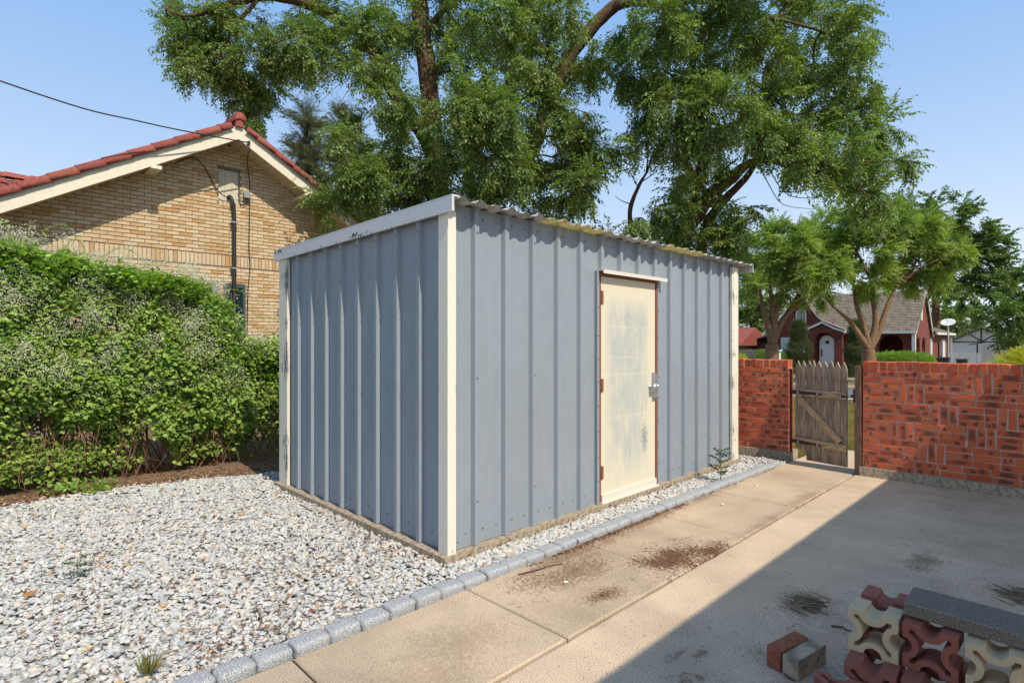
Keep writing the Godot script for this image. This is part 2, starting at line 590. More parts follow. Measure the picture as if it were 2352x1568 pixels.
func painted_post_texture(seed_, amount, edge):
	var im = blank_image(48, 640, Color(0.86, 0.84, 0.775))
	var n = noise(seed_, 0.05, 4)
	var n2 = noise(seed_ + 1, 0.012, 2)
	for y in 640:
		for x in 48:
			var v = 0.985 + 0.03 * n.get_noise_2d(x * 2.0, y)
			var c = Color(0.86, 0.84, 0.775) * v
			var d = absf(x - edge) / 48.0
			var e = n.get_noise_2d(x * 2.4, y * 0.3) * 1.3 + n.get_noise_2d(x * 4.0, y * 1.7 + 900) * 0.5 + n2.get_noise_2d(5, y * 0.7) * 0.9 - d * 1.5 + amount - 0.35
			if e > 0.0:
				c = c.lerp(Color(0.36, 0.39, 0.42), clampf(e * 9.0, 0, 0.9))
			c.a = 1
			im.set_pixel(x, y, c)
	return ImageTexture.create_from_image(im)

func door_texture():
	# cream paint rubbed and powdered to grey in the middle, old tape lines across
	var w = 220
	var h = 480
	var im = blank_image(w, h, Color.WHITE)
	var n = noise(70, 0.02, 4)
	var fine = noise(71, 0.16, 3)
	var run = noise(72, 0.09, 3)
	for y in h:
		for x in w:
			var u = float(x) / w
			var v = float(y) / h
			var c = Color(0.815, 0.78, 0.69)
			var core = clampf(1.0 - pow(absf(u - 0.47) / 0.42, 4.0), 0, 1) * clampf((v - 0.07) * 9.0, 0, 1) * clampf((0.99 - v) * 5.0, 0, 1)
			var down = run.get_noise_2d(x * 1.0, y * 0.08)
			var e = core * (0.86 + 0.8 * n.get_noise_2d(x, y * 0.45) + 0.3 * down + 0.35 * fine.get_noise_2d(x, y) - 0.15 * v)
			c = c.lerp(Color(0.665, 0.685, 0.665), clampf(e, 0, 0.92))
			var dark = run.get_noise_2d(x * 1.3 + 90, y * 0.05) + fine.get_noise_2d(x, y) * 0.7
			if dark > 0.5 and v > 0.1 and v < 0.85:
				c = c.lerp(Color(0.55, 0.58, 0.58), clampf((dark - 0.5) * 2.0, 0, 0.5) * core)
			for l in [0.075, 0.222, 0.365, 0.445, 0.642]:
				if absf(v - l - 0.006 * u) < 0.0022 and u < 0.8:
					c = c.lerp(Color(0.84, 0.82, 0.74), 0.3)
			# a spill of grey near the latch side, low down
			var ds = Vector2((u - 0.78) / 0.08, (v - 0.77) / 0.1).length() + 0.7 * fine.get_noise_2d(x, y * 0.6)
			if ds < 0.8:
				c = c.lerp(Color(0.5, 0.53, 0.55), clampf((0.8 - ds) * 1.6, 0, 0.75))
			im.set_pixel(x, y, c)
	return ImageTexture.create_from_image(im)

func shed():
	var s = thing("metal_shed", "blue grey ribbed steel shed with cream corner posts and a pale door", "shed", Vector3(0, 0, 0))
	var X0 = 2.315
	var X1 = 6.64
	var Z0 = -2.97
	var Z1 = -5.63
	# footing slab
	var fs = tool()
	fs.set_smooth_group(-1)
	boxed(fs, Vector3(2.235, -0.06, -5.7), Vector3(6.72, 0.042, -2.905))
	part(s, "footing", done(fs), M.footing)
	# front sheets: ribs every 0.2885 m from x 2.509
	var rib = []
	for k in 15:
		rib.append(2.509 + 0.2885 * k)
	var cuts = [[2.33, 3.05, 0.046, 2.372], [3.05, 3.935, 0.04, 2.372], [3.935, 4.905, 2.062, 2.372], [4.905, 5.65, 0.036, 2.372], [5.65, 6.6, 0.03, 2.372]]
	for c in cuts:
		var rr = []
		for r in rib:
			if r >= c[0] and r + 0.05 < c[1]:
				rr.append(r - c[0])
		part(s, "wall_sheet", ribbed(c[1] - c[0], rr, c[2], c[3], c[3]), M.blue_steel, at(c[0], 0, Z0 + rf(0, 0.001)))
	# gable side, facing -x: local x runs along +z
	var gab = Transform3D(Basis(Vector3(0, 0, 1), Vector3(0, 1, 0), Vector3(-1, 0, 0)), Vector3(X0, 0, Z1))
	var lr = []
	for k in 9:
		lr.append(0.335 + 0.2835 * k)
	var lc = [[0.0, 0.87], [0.87, 1.72], [1.72, 2.64]]
	for c in lc:
		var rr = []
		for r in lr:
			if r >= c[0] and r + 0.05 < c[1]:
				rr.append(r - c[0])
		part(s, "wall_sheet", ribbed(c[1] - c[0], rr, 0.045, lerpf(2.31, 2.345, c[0] / 2.64), lerpf(2.31, 2.345, c[1] / 2.64)), M.blue_steel, gab * at(c[0], 0, 0))
	# far gable and back
	var far_t = Transform3D(Basis(Vector3(0, 0, -1), Vector3(0, 1, 0), Vector3(1, 0, 0)), Vector3(X1, 0, Z0))
	part(s, "wall_sheet", ribbed(2.64, lr, 0.045, 2.345, 2.31), M.blue_steel, far_t)
	var back_t = Transform3D(Basis(Vector3(-1, 0, 0), Vector3(0, 1, 0), Vector3(0, 0, -1)), Vector3(X1, 0, Z1))
	var br = []
	for k in 14:
		br.append(0.2 + 0.2885 * k)
	part(s, "wall_sheet", ribbed(X1 - X0, br, 0.045, 2.31, 2.31), M.blue_steel, back_t)
	# corner posts: folded angle trim, worn cream
	var post = func(x, z, sx, sz, tex, y0, y1, wx, wz):
		var st = tool()
		st.set_smooth_group(-1)
		var px = x
		var pz = z
		# face towards z
		var a = Vector3(px, y0, pz)
		var b = Vector3(px + sx * wx, y0, pz)
		var up = Vector3(0, y1 - y0, 0)
		var d = Vector3(px, y0, pz - sz * wz)
		quad_uv(st, a, b, b + up, a + up, Vector2(0, 1), Vector2(1, 1), Vector2(1, 0), Vector2(0, 0))
		quad_uv(st, d, a, a + up, d + up, Vector2(1, 1), Vector2(0, 1), Vector2(0, 0), Vector2(1, 0))
		var back = Vector3(0.0, 0, -sz * 0.03)
		quad_uv(st, b, b + back, b + back + up, b + up)
		var back2 = Vector3(sx * 0.03, 0, 0)
		quad_uv(st, d + back2, d, d + up, d + back2 + up)
		quad_uv(st, d, d + Vector3(sx * wx, 0, 0), b, a)
		var m = mat(Color.WHITE, 0.5)
		m.albedo_texture = tex
		m.texture_filter = BaseMaterial3D.TEXTURE_FILTER_LINEAR
		part(s, "corner_post", done(st), m)
	post.call(2.276, -2.928, 1, 1, painted_post_texture(80, -0.42, 46), 0.0, 2.31, 0.07, 0.1)
	post.call(2.276, -5.665, 1, -1, painted_post_texture(82, 0.28, 44), 0.03, 2.28, 0.09, 0.19)
	post.call(6.69, -2.93, -1, 1, painted_post_texture(84, 0.15, 40), 0.02, 2.33, 0.17, 0.1)
	post.call(6.69, -5.665, -1, -1, painted_post_texture(86, -0.2, 40), 0.03, 2.28, 0.09, 0.1)
	# ragged cream paint line beside the front corner post
	var pl = tool()
	pl.set_smooth_group(-1)
	var n = noise(88, 2.6, 4)
	var yy = 0.05
	while yy < 2.25:
		var w0 = 2.352 + 0.012 * absf(n.get_noise_1d(yy * 4.0))
		var w1 = 2.352 + 0.012 * absf(n.get_noise_1d((yy + 0.02) * 4.0))
		quad(pl, Vector3(2.345, yy, Z0 + 0.0035), Vector3(w0, yy, Z0 + 0.0035), Vector3(w1, yy + 0.02, Z0 + 0.0035), Vector3(2.345, yy + 0.02, Z0 + 0.0035))
		yy += 0.02
	part(s, "paint_edge", done(pl), M.cream_paint)
	# roof: five lapped corrugated sheets, two of them yellowed fibreglass
	var sheets = [[2.27, 3.16, M.roof_steel, 0.0], [3.12, 4.02, M.fibreglass, 0.006], [3.98, 4.9, M.roof_steel, 0.0], [4.86, 5.72, M.fibreglass, 0.006], [5.68, 6.94, M.roof_steel, 0.0]]
	for q in sheets:
		var st = tool()
		st.set_smooth_group(0)
		var x = q[0]
		var pts = []
		while x <= q[1] + 0.001:
			var ph = fposmod((x - 2.44) / 0.1475, 1.0)
			var hgt = 0.0
			if ph < 0.18:
				hgt = 0.023 * ph / 0.18
			elif ph < 0.4:
				hgt = 0.023
			elif ph < 0.58:
				hgt = 0.023 * (0.58 - ph) / 0.18
			pts.append(Vector2(x, hgt + q[3]))
			x += 0.1475 / 12.0
		var front_z = -2.838 + rf(-0.008, 0.008)
		for i in pts.size() - 1:
			for k in 6:
				var za = lerpf(front_z, -5.74, k / 6.0)
				var zb = lerpf(front_z, -5.74, (k + 1) / 6.0)
				var ya = lerpf(2.378, 2.335, k / 6.0)
				var yb = lerpf(2.378, 2.335, (k + 1) / 6.0)
				var da = 0.0
				var db = 0.0
				if k == 0:
					da = -0.008 + 0.006 * sin(pts[i].x * 23.0)
					db = -0.008 + 0.006 * sin(pts[i + 1].x * 23.0)
				quad_uv(st, Vector3(pts[i].x, ya + pts[i].y + da, za), Vector3(pts[i + 1].x, ya + pts[i + 1].y + db, za), Vector3(pts[i + 1].x, yb + pts[i + 1].y, zb), Vector3(pts[i].x, yb + pts[i].y, zb))
		part(s, "roof_sheet", done(st), q[2])
	# rake trim down the gable, and the one at the far end
	for e in [[2.252, 2.272, 2.258], [6.93, 6.945, 6.94]]:
		var st = tool()
		boxed(st, Vector3(0, -0.095, 0), Vector3(e[1] - e[0], 0.0, 2.885), turned(Vector3(1, 0, 0), -0.0125, Vector3(e[0], 2.352, -5.738)))
		boxed(st, Vector3(-0.01 if e[0] > 4 else 0.0, 0.002, 0), Vector3(0.06 if e[0] < 4 else 0.01, 0.012, 2.885), turned(Vector3(1, 0, 0), -0.0125, Vector3(e[0], 2.352, -5.738)))
		part(s, "rake_trim", done(st), M.pale_steel)
	# bare scrapes where the pale paint of the trim has come off
	var fk = tool()
	fk.set_smooth_group(-1)
	rng.seed = 89
	for k in 34:
		var z = (-4.06 if k < 18 else -5.62) + rng.randfn() * (0.07 if k < 18 else 0.06)
		var y = lerpf(2.352, 2.388, (z + 5.738) / 2.885) - (0.075 if k < 18 else 0.012) + rf(-0.012, 0.016)
		var w = rf(0.004, 0.012)
		var l = rf(0.01, 0.03)
		quad(fk, Vector3(2.2512, y - l * 0.4, z - w), Vector3(2.2512, y - l * 0.5, z + w), Vector3(2.2512, y + l * 0.5, z + w * 0.6), Vector3(2.2512, y + l * 0.3, z - w * 0.8))
	var scr = part(s, "scrapes", done(fk), mat(lin(0.11, 0.125, 0.14), 0.6))
	scr.set_meta("kind", "stuff")
	# brown leaves caught on the roof edge by the corner
	var rl_v = []
	var rl_i = []
	var rl_c = []
	for k in 26:
		leaf(rl_v, rl_i, rl_c, Vector3(2.33 + absf(rng.randfn()) * 0.1, 2.402 + rf(0, 0.008), -2.9 - absf(rng.randfn()) * 0.06), Vector3(rf(-1, 1), rf(-0.1, 0.2), rf(-1, 1)).normalized(), Vector3(0, 1, 0), rf(0.02, 0.045), 0.018, vary(Color(0.3, 0.15, 0.07), 0.3), 0.3)
	var caught = thing("roof_leaves", "brown dry leaves caught on the shed roof corner", "leaves")
	part(caught, "leaf_bits", raw_mesh(rl_v, rl_i, rl_c), M.dry)
	# door with frame, drip cap, sweep, hinges and latch guard
	var fr = tool()
	boxed(fr, Vector3(3.936, 0.04, -3.0), Vector3(3.966, 2.05, -2.944))
	boxed(fr, Vector3(4.856, 0.04, -3.0), Vector3(4.884, 2.05, -2.944))
	boxed(fr, Vector3(3.966, 2.022, -3.0), Vector3(4.856, 2.05, -2.946))
	part(s, "door_frame", done(fr), M.primer)
	var fl = tool()
	boxed(fl, Vector3(3.906, 0.035, -2.972), Vector3(3.9355, 2.058, -2.94))
	boxed(fl, Vector3(4.8845, 0.035, -2.972), Vector3(4.908, 2.058, -2.94))
	part(s, "frame_flashing", done(fl), M.blue_steel)
	var dm = mat(Color.WHITE, 0.62)
	dm.albedo_texture = door_texture()
	var door = part(s, "door", box_mesh(Vector3(0, 0, -0.035), Vector3(0.882, 1.93, 0)), dm, at(3.97, 0.088, -2.952))
	part(door, "sweep", box_mesh(Vector3(0, -0.035, 0.001), Vector3(0.885, 0.028, 0.016)), M.cream_paint)
	for y in [0.165, 0.925, 1.69]:
		var hs = tool()
		boxed(hs, Vector3(-0.004, y, 0.0), Vector3(0.032, y + 0.11, 0.009))
		tube(hs, [Vector3(-0.003, y - 0.003, 0.012), Vector3(-0.003, y + 0.113, 0.012)], 0.0075, 0.0075, 8)
		part(door, "hinge", done(hs), M.primer)
	var guard = tool()
	boxed(guard, Vector3(0.822, 0.785, 0.002), Vector3(0.918, 1.06, 0.006))
	prism(guard, PackedVector2Array([Vector2(0.838, 0.81), Vector2(0.888, 0.81), Vector2(0.896, 0.83), Vector2(0.896, 1.02), Vector2(0.888, 1.04), Vector2(0.838, 1.04), Vector2(0.832, 1.02), Vector2(0.832, 0.83)]), 0.0055, 0.021)
	for p in [[0.832, 0.795], [0.908, 0.795], [0.832, 1.05], [0.908, 1.05]]:
		tube(guard, [Vector3(p[0], p[1], 0.005), Vector3(p[0], p[1], 0.012)], 0.008, 0.006, 8)
	part(door, "latch_guard", done(guard), M.zinc)
	var kn = tool()
	lathe(kn, [Vector2(0.03, 0), Vector2(0.03, 0.006), Vector2(0.013, 0.012), Vector2(0.012, 0.03), Vector2(0.024, 0.038), Vector2(0.029, 0.052), Vector2(0.024, 0.066), Vector2(0.001, 0.071)], 18, turned(Vector3(1, 0, 0), PI / 2, Vector3(0.79, 0.925, 0)))
	part(door, "knob", done(kn), M.zinc)
	var lk = tool()
	lathe(lk, [Vector2(0.022, 0), Vector2(0.021, 0.012), Vector2(0.012, 0.02), Vector2(0.012, 0.036), Vector2(0.001, 0.037)], 16, turned(Vector3(1, 0, 0), PI / 2, Vector3(0.862, 0.93, 0.02)))
	part(door, "lock", done(lk), M.zinc)
	var cap = tool()
	boxed(cap, Vector3(3.925, 2.06, -2.975), Vector3(4.975, 2.068, -2.885))
	boxed(cap, Vector3(3.925, 2.036, -2.89), Vector3(4.975, 2.06, -2.885))
	part(s, "drip_cap", done(cap), M.cream_paint)
	part(s, "threshold", box_mesh(Vector3(3.95, 0.0425, -2.99), Vector3(4.88, 0.052, -2.915)), M.cream_paint)
	# screws: too small to pick apart one by one
	var sc = tool()
	var screw = func(p, nrm):
		var t = Transform3D(Basis(Quaternion(Vector3(0, 1, 0), nrm)), p)
		lathe(sc, [Vector2(0.0075, 0), Vector2(0.0075, 0.002), Vector2(0.005, 0.003), Vector2(0.005, 0.007), Vector2(0.0005, 0.008)], 6, t)
	for r in rib:
		for y in [0.14, 2.3]:
			if (r < 3.8 or r > 4.85 or y > 2.1) and r < 6.5:
				screw.call(Vector3(r + 0.11, y, Z0), Vector3(0, 0, 1))
				screw.call(Vector3(r - 0.05, y, Z0), Vector3(0, 0, 1))
	for i in [0, 2, 5, 8, 10, 12, 14]:
		for y in [0.35, 1.2, 2.2]:
			if rib[i] < 3.8 or rib[i] > 4.9:
				screw.call(Vector3(rib[i] + 0.035, y, Z0 + 0.032), Vector3(0, 0, 1))
	for r in lr:
		screw.call(Vector3(X0 - 0.032, 2.225, Z1 + r + 0.035), Vector3(-1, 0, 0))
		screw.call(Vector3(2.252, 2.285, Z1 + r + 0.035), Vector3(-1, 0, 0))
		screw.call(Vector3(X0, 0.14, Z1 + r + 0.16), Vector3(-1, 0, 0))
	for i in [2, 5, 7]:
		for y in [0.3, 1.35]:
			screw.call(Vector3(X0 - 0.032, y, Z1 + lr[i] + 0.035), Vector3(-1, 0, 0))
	for y in [0.25, 0.45, 0.68, 0.9, 1.1, 1.3, 1.5, 1.75, 1.95]:
		screw.call(Vector3(3.92, y, -2.94), Vector3(0, 0, 1))
		screw.call(Vector3(4.895, y, -2.94), Vector3(0, 0, 1))
	var so = part(s, "screws", done(sc), M.screw)
	so.set_meta("kind", "stuff")

func rake_y(x):
	return 5.236 - 0.58 * absf(x - 3.67)

func tan_house():
	var h = thing("tan_house", "tan brick gabled house with red clay tile roof behind the vine", "house", Vector3(0, 0, 0))
	var zf = -11.5
	var mortar = grained(lin(0.27, 0.235, 0.20), 0.95, M.speck, 3.0, M.relief, 0.4)
	# gable wall core
	var xl = -0.6
	var xr = 7.94
	var outline = [Vector2(xl, -0.1), Vector2(xr, -0.1), Vector2(xr, rake_y(xr)), Vector2(3.67, 5.236), Vector2(xl, rake_y(xl))]
	# the core stands back behind the vent opening: two halves and the pieces above and below it
	var core = tool()
	prism(core, PackedVector2Array([Vector2(xl, -0.1), Vector2(3.473, -0.1), Vector2(3.473, rake_y(3.473)), Vector2(xl, rake_y(xl))]), -12.0, zf - 0.011)
	prism(core, PackedVector2Array([Vector2(3.856, -0.1), Vector2(xr, -0.1), Vector2(xr, rake_y(xr)), Vector2(3.856, rake_y(3.856))]), -12.0, zf - 0.011)
	prism(core, PackedVector2Array([Vector2(3.473, -0.1), Vector2(3.856, -0.1), Vector2(3.856, 4.12), Vector2(3.473, 4.12)]), -12.0, zf - 0.011)
	prism(core, PackedVector2Array([Vector2(3.473, 4.775), Vector2(3.856, 4.775), Vector2(3.856, rake_y(3.856)), Vector2(3.67, 5.236), Vector2(3.473, rake_y(3.473))]), -12.0, zf - 0.011)
	boxed(core, Vector3(xl, -0.1, -22.0), Vector3(xl + 0.3, rake_y(xl), -12.001))
	boxed(core, Vector3(xr - 0.3, -0.1, -22.0), Vector3(xr, rake_y(xr), -12.001))
	part(h, "wall_core", done(core), mortar)
	var tones = []
	for c in [[0.78, 0.61, 0.395], [0.73, 0.555, 0.345], [0.755, 0.58, 0.365], [0.67, 0.475, 0.265], [0.64, 0.43, 0.215], [0.60, 0.355, 0.15], [0.715, 0.53, 0.315]]:
		tones.append(c)
	var brick_mats = []
	for c in tones:
		brick_mats.append(grained(lin(c[0], c[1], c[2]), 0.9, M.speck, 2.6, M.relief_fine, 0.3))
	var any_mat = grained(Color.WHITE, 0.9, M.speck, 2.6, M.relief_fine, 0.3, true, {"vertex_color_use_as_albedo": true})
	var meshes = []
	for k in 4:
		meshes.append(worn_box(Vector3(0.2, 0.057, 0.05), 0.004, 0.0016))
	var list = []
	var course = 0.0677
	var add = func(x, y, w, hgt):
		# centre, size
		list.append([Vector3(x, y, zf - 0.025 + rf(-0.0015, 0.0025)), w, hgt])
	var rows = 0
	var y = 0.9
	while y < 5.2:
		if y > 2.862 and y < 3.09:
			y = 3.104
			# the soldier course
			var sx = xl
			while sx < xr:
				list.append([Vector3(sx + 0.034, 2.966 + 0.02, zf - 0.025 + rf(-0.001, 0.002)), 0.058, -1.0])
				sx += 0.0677
			rows += 1
			continue
		var half = 5.236 - y - 0.03
		var reach = half / 0.58 + 0.02
		var x = 3.67 - 0.2133 * 24 + (0.1066 if rows % 2 else 0.0)
		while x < xr:
			var a = maxf(maxf(x, xl), 3.67 - reach)
			var b = minf(minf(x + 0.2033, xr), 3.67 + reach)
			# leave out the vent and the window beside the shutter
			for hole in [[3.473, 3.856, 4.03, 4.775], [2.35, 3.5, 1.2, 2.56]]:
				if y > hole[2] - 0.01 and y < hole[3]:
					if a < hole[1] and b > hole[0]:
						if a < hole[0] and hole[0] - a > b - hole[1]:
							b = hole[0] - 0.004
						elif b > hole[1]:
							a = hole[1] + 0.004
						else:
							b = a
			if b - a > 0.025:
				add.call((a + b) / 2, y + 0.0288, b - a, 0.057)
			x += 0.2133
		y += course
		rows += 1
	for k in 5:
		list.append([Vector3(3.4735 + 0.0765 * (k + 0.5), 4.074, zf - 0.018), 0.066, -2.0])
	# the 300 that show largest: nearest ones above the vine
	var order = []
	for i in list.size():
		var p = list[i][0]
		var hide = 2.86 - 0.06 * p.x if p.x < 3.3 else 1.5
		var seen = p.y > hide and p.x > 0.25 and p.x < 6.0
		order.append([(0.0 if seen else 1000.0) + p.length(), i])
	order.sort_custom(func(a, b): return a[0] < b[0])
	var rest = []
	var rest_c = []
	for k in order.size():
		var e = list[order[k][1]]
		var r = rng.randf()
		var tone = 0 if r < 0.2 else 1 if r < 0.38 else 2 if r < 0.56 else 6 if r < 0.7 else 3 if r < 0.82 else 4 if r < 0.93 else 5
		var t
		if e[2] == -1.0:
			t = Transform3D(Basis(Vector3(0, 0, 1), PI / 2).scaled_local(Vector3(1.0, 1.0, 1)), e[0])
		elif e[2] == -2.0:
			t = Transform3D(Basis(Vector3(0, 0, 1), PI / 2).scaled_local(Vector3(0.4, 1.15, 1)), e[0])
		else:
			t = Transform3D(Basis.IDENTITY.scaled(Vector3(e[1] / 0.2, 1, 1)), e[0])
		if k < 296:
			part(h, "brick", meshes[k % 4], brick_mats[tone], t)
		else:
			rest.append(t)
			var c = tones[tone]
			rest_c.append(Color(c[0], c[1], c[2]))
	many(h, "more_bricks", meshes[0], any_mat, rest, rest_c)
	# roof: deck, soffit boards, fascia, outlookers, clay tiles
	var cream = grained(lin(0.66, 0.60, 0.46), 0.75, M.grain, Vector3(0.35, 7, 0.35), null, 0.1)
	cream.albedo_color = lin(0.78, 0.72, 0.58)
	cream.albedo_texture = ntex(41, 0.05, [[0.0, grey(0.7)], [0.35, grey(0.9)], [0.6, grey(0.98)], [1.0, grey(1.0)]], 512, 4)
	M.house_cream = cream
	var soffit_mat = grained(lin(0.66, 0.55, 0.36), 0.8, M.fine, 1.5)
	var slope = atan(0.58)
	var roof_z0 = -11.0
	for sgn in [-1, 1]:
		# frame that runs up the slope from the eave to the ridge
		var L = 4.95 / cos(slope)
		var B = Basis(Vector3(-sgn * cos(slope), sin(slope), 0), Vector3(sgn * sin(slope), cos(slope), 0), Vector3(0, 0, 1))
		if sgn > 0:
			B = Basis(Vector3(-cos(slope), sin(slope), 0), Vector3(sin(slope), cos(slope), 0), Vector3(0, 0, -1))
		var eave = Vector3(3.67 + sgn * 4.95, 5.236 - 0.58 * 4.95, 0)
		var T = Transform3D(B, eave)
		var zs = -1.0 if sgn > 0 else 1.0
		var zz = func(z): return z * zs
		var nb = 38
		for k in nb:
			var a = L * k / nb
			var b = L * (k + 1) / nb - 0.006
			var lo = minf(zz.call(-11.52), zz.call(-11.035))
			var hi = maxf(zz.call(-11.52), zz.call(-11.035))
			part(h, "soffit_board", box_mesh(Vector3(a, 0.0, lo), Vector3(b, 0.02 + rf(0, 0.003), hi)), soffit_mat, T)
		var d = tool()
		boxed(d, Vector3(0, 0.026, minf(zz.call(-22.5), zz.call(-11.036))), Vector3(L, 0.1, maxf(zz.call(-22.5), zz.call(-11.036))))
		part(h, "roof_deck", done(d), soffit_mat, T)
		var cov = tool()
		boxed(cov, Vector3(-0.05, 0.102, minf(zz.call(-22.5), zz.call(-11.1))), Vector3(L, 0.17, maxf(zz.call(-22.5), zz.call(-11.1))))
		part(h, "roof_field", done(cov), mat(lin(0.27, 0.065, 0.045), 0.8), T)
		# fascia, plumb cut
		var fx0 = 3.67
		var fx1 = 3.67 + sgn * 4.98
		var o2 = [Vector2(fx0, 5.205), Vector2(fx1, 5.205 - 0.58 * 4.98), Vector2(fx1, 5.46 - 0.58 * 4.98), Vector2(fx0, 5.46)]
		part(h, "fascia_board", prism_mesh(o2, -11.034 - 0.0015 * (sgn + 1), -11.0 - 0.0015 * (sgn + 1)), cream)
		# rake tiles lapped from the eave up
		var tl = 0.395
		var m_tile = [grained(lin(0.30, 0.07, 0.048), 0.75, M.blotch2, 1.6, M.relief_fine, 0.3), grained(lin(0.33, 0.085, 0.055), 0.75, M.blotch2, 1.6, M.relief_fine, 0.3), grained(lin(0.27, 0.06, 0.045), 0.75, M.blotch2, 1.6, M.relief_fine, 0.3)]
		var pr = [Vector2(-0.26, 0.205), Vector2(-0.17, 0.24), Vector2(-0.09, 0.29), Vector2(-0.03, 0.302), Vector2(0.025, 0.29), Vector2(0.052, 0.26), Vector2(0.058, 0.215), Vector2(0.056, 0.17), Vector2(0.04, 0.168)]
		var nt = int(L / tl) + 1
		for k in nt:
			var st = tool()
			st.set_smooth_group(0)
			var a = k * tl - 0.06
			var b = minf(a + tl + 0.035, L - 0.02)
			for i in pr.size() - 1:
				var p = pr[i]
				var q = pr[i + 1]
				var low = 1.0
				var s0 = Vector2(1.08, 0.01)
				var pa = Vector3(a, p.y + s0.y, zz.call(roof_z0 + p.x * s0.x))
				var qa = Vector3(a, q.y + s0.y, zz.call(roof_z0 + q.x * s0.x))
				var pb = Vector3(b, p.y - 0.004, zz.call(roof_z0 + p.x))
				var qb = Vector3(b, q.y - 0.004, zz.call(roof_z0 + q.x))
				quad_uv(st, pa, qa, qb, pb)
				# thickness of the open end
				quad_uv(st, pa, qa, qa - Vector3(0, 0.016, 0), pa - Vector3(0, 0.016, 0))
			part(h, "rake_tile", done(st), m_tile[(k * 7) % 3], T)
	# ridge cap: round tiles seen end on
	for k in 14:
		var st = tool()
		st.set_smooth_group(0)
		var z0 = -10.93 - k * 0.4
		var z1 = z0 - 0.43
		for i in 8:
			var a0 = -0.5 + (PI + 1.0) * i / 8.0
			var a1 = -0.5 + (PI + 1.0) * (i + 1) / 8.0
			var r0 = 0.115
			var r1 = 0.1
			quad_uv(st, Vector3(3.67 + cos(a0) * r0, 5.57 + sin(a0) * r0, z0), Vector3(3.67 + cos(a1) * r0, 5.57 + sin(a1) * r0, z0), Vector3(3.67 + cos(a1) * r1, 5.57 + sin(a1) * r1, z1), Vector3(3.67 + cos(a0) * r1, 5.57 + sin(a0) * r1, z1))
			if k == 0:
				tri(st, Vector3(3.67, 5.57, z0), Vector3(3.67 + cos(a0) * r0, 5.57 + sin(a0) * r0, z0), Vector3(3.67 + cos(a1) * r0, 5.57 + sin(a1) * r0, z0))
		if k == 0:
			boxed(st, Vector3(3.6, 5.42, -11.05), Vector3(3.74, 5.57, -10.95))
		part(h, "ridge_tile", done(st), grained(lin(0.31, 0.07, 0.048), 0.75, M.blotch2, 1.6))
	for x in [2.345, 4.995]:
		var c = rake_y(x)
		var st = tool()
		boxed(st, Vector3(x - 0.08, c - 0.105, -11.5), Vector3(x + 0.08, c - 0.002 - 0.045, -10.965))
		part(h, "outlooker", done(st), cream)
	# vent: three cream boards set back in the brick
	var v = part(h, "vent", box_mesh(Vector3(3.476, 4.122, -11.6), Vector3(3.853, 4.772, -11.57)), M.house_cream)
	for k in 3:
		part(v, "vent_board", box_mesh(Vector3(3.48 + 0.125 * k, 4.124, -11.568), Vector3(3.48 + 0.125 * k + 0.119, 4.77, -11.556)), grained(lin(0.62, 0.57, 0.44), 0.7, M.fine, 2.0))
	part(v, "lintel", box_mesh(Vector3(3.476, 4.74, -11.556), Vector3(3.853, 4.772, -11.51)), mat(lin(0.16, 0.13, 0.1), 0.8))
	# window behind the vine and its louvred shutter
	var w = part(h, "window", box_mesh(Vector3(2.42, 1.2, -11.62), Vector3(3.46, 2.5, -11.6)), mat(lin(0.03, 0.035, 0.04), 0.08))
	var ws = tool()
	for r in [[2.352, 2.44, 1.2, 2.558], [3.41, 3.498, 1.2, 2.558], [2.44, 3.41, 2.48, 2.558], [2.44, 3.41, 1.86, 1.91], [2.9, 2.95, 1.2, 2.48]]:
		boxed(ws, Vector3(r[0], r[2], -11.6), Vector3(r[1], r[3], -11.53 - (0.01 if r[1] - r[0] > 0.5 else 0.0)))
	part(w, "frame", done(ws), M.white_trim)
	var teal = grained(lin(0.032, 0.075, 0.082), 0.6, M.fine, 2.0)
	var sh = part(h, "shutter", box_mesh(Vector3(3.565, 1.35, -11.497), Vector3(3.945, 2.555, -11.485)), teal)
	var fs = tool()
	for r in [[3.56, 3.61, 1.345, 2.56], [3.9, 3.95, 1.345, 2.56], [3.61, 3.9, 2.49, 2.56], [3.61, 3.9, 1.345, 1.42], [3.61, 3.9, 1.93, 1.985]]:
		boxed(fs, Vector3(r[0], r[2], -11.4845), Vector3(r[1], r[3], -11.462 + (0.001 if r[1] - r[0] < 0.1 else 0.0)))
	part(sh, "shutter_frame", done(fs), teal)
	for k in 30:
		var yy = 1.43 + k * 0.0355
		if yy > 1.92 and yy < 1.99:
			continue
		part(sh, "slat", box_mesh(Vector3(3.611, -0.017, -0.004), Vector3(3.899, 0.017, 0.004)), teal, Transform3D(Basis(Vector3(1, 0, 0), 0.75), Vector3(0, yy + 0.012, -11.474)))
	# conduit, straps, wires, boxes
	var pipe_pts = curve([Vector3(3.665, 4.215, -11.56), Vector3(3.668, 4.22, -11.46), Vector3(3.70, 4.12, -11.42), Vector3(3.725, 3.9, -11.42), Vector3(3.73, 3.3, -11.42), Vector3(3.728, 2.4, -11.42), Vector3(3.73, 1.3, -11.42)], 5)
	var pipe = thing("conduit_pipe", "black conduit running from the gable vent down the tan brick wall", "pipe")
	part(pipe, "tube", tube_mesh(pipe_pts, 0.034, 0.034, 12), M.black)
	for yy in [3.72, 2.84]:
		var st = tool()
		boxed(st, Vector3(3.675, yy, -11.498), Vector3(3.79, yy + 0.022, -11.38))
		part(pipe, "strap", done(st), M.zinc)
	var box1 = thing("junction_box", "small grey box on the tan brick wall beside the vent", "electrical box", Vector3(3.965, 4.3, -11.498))
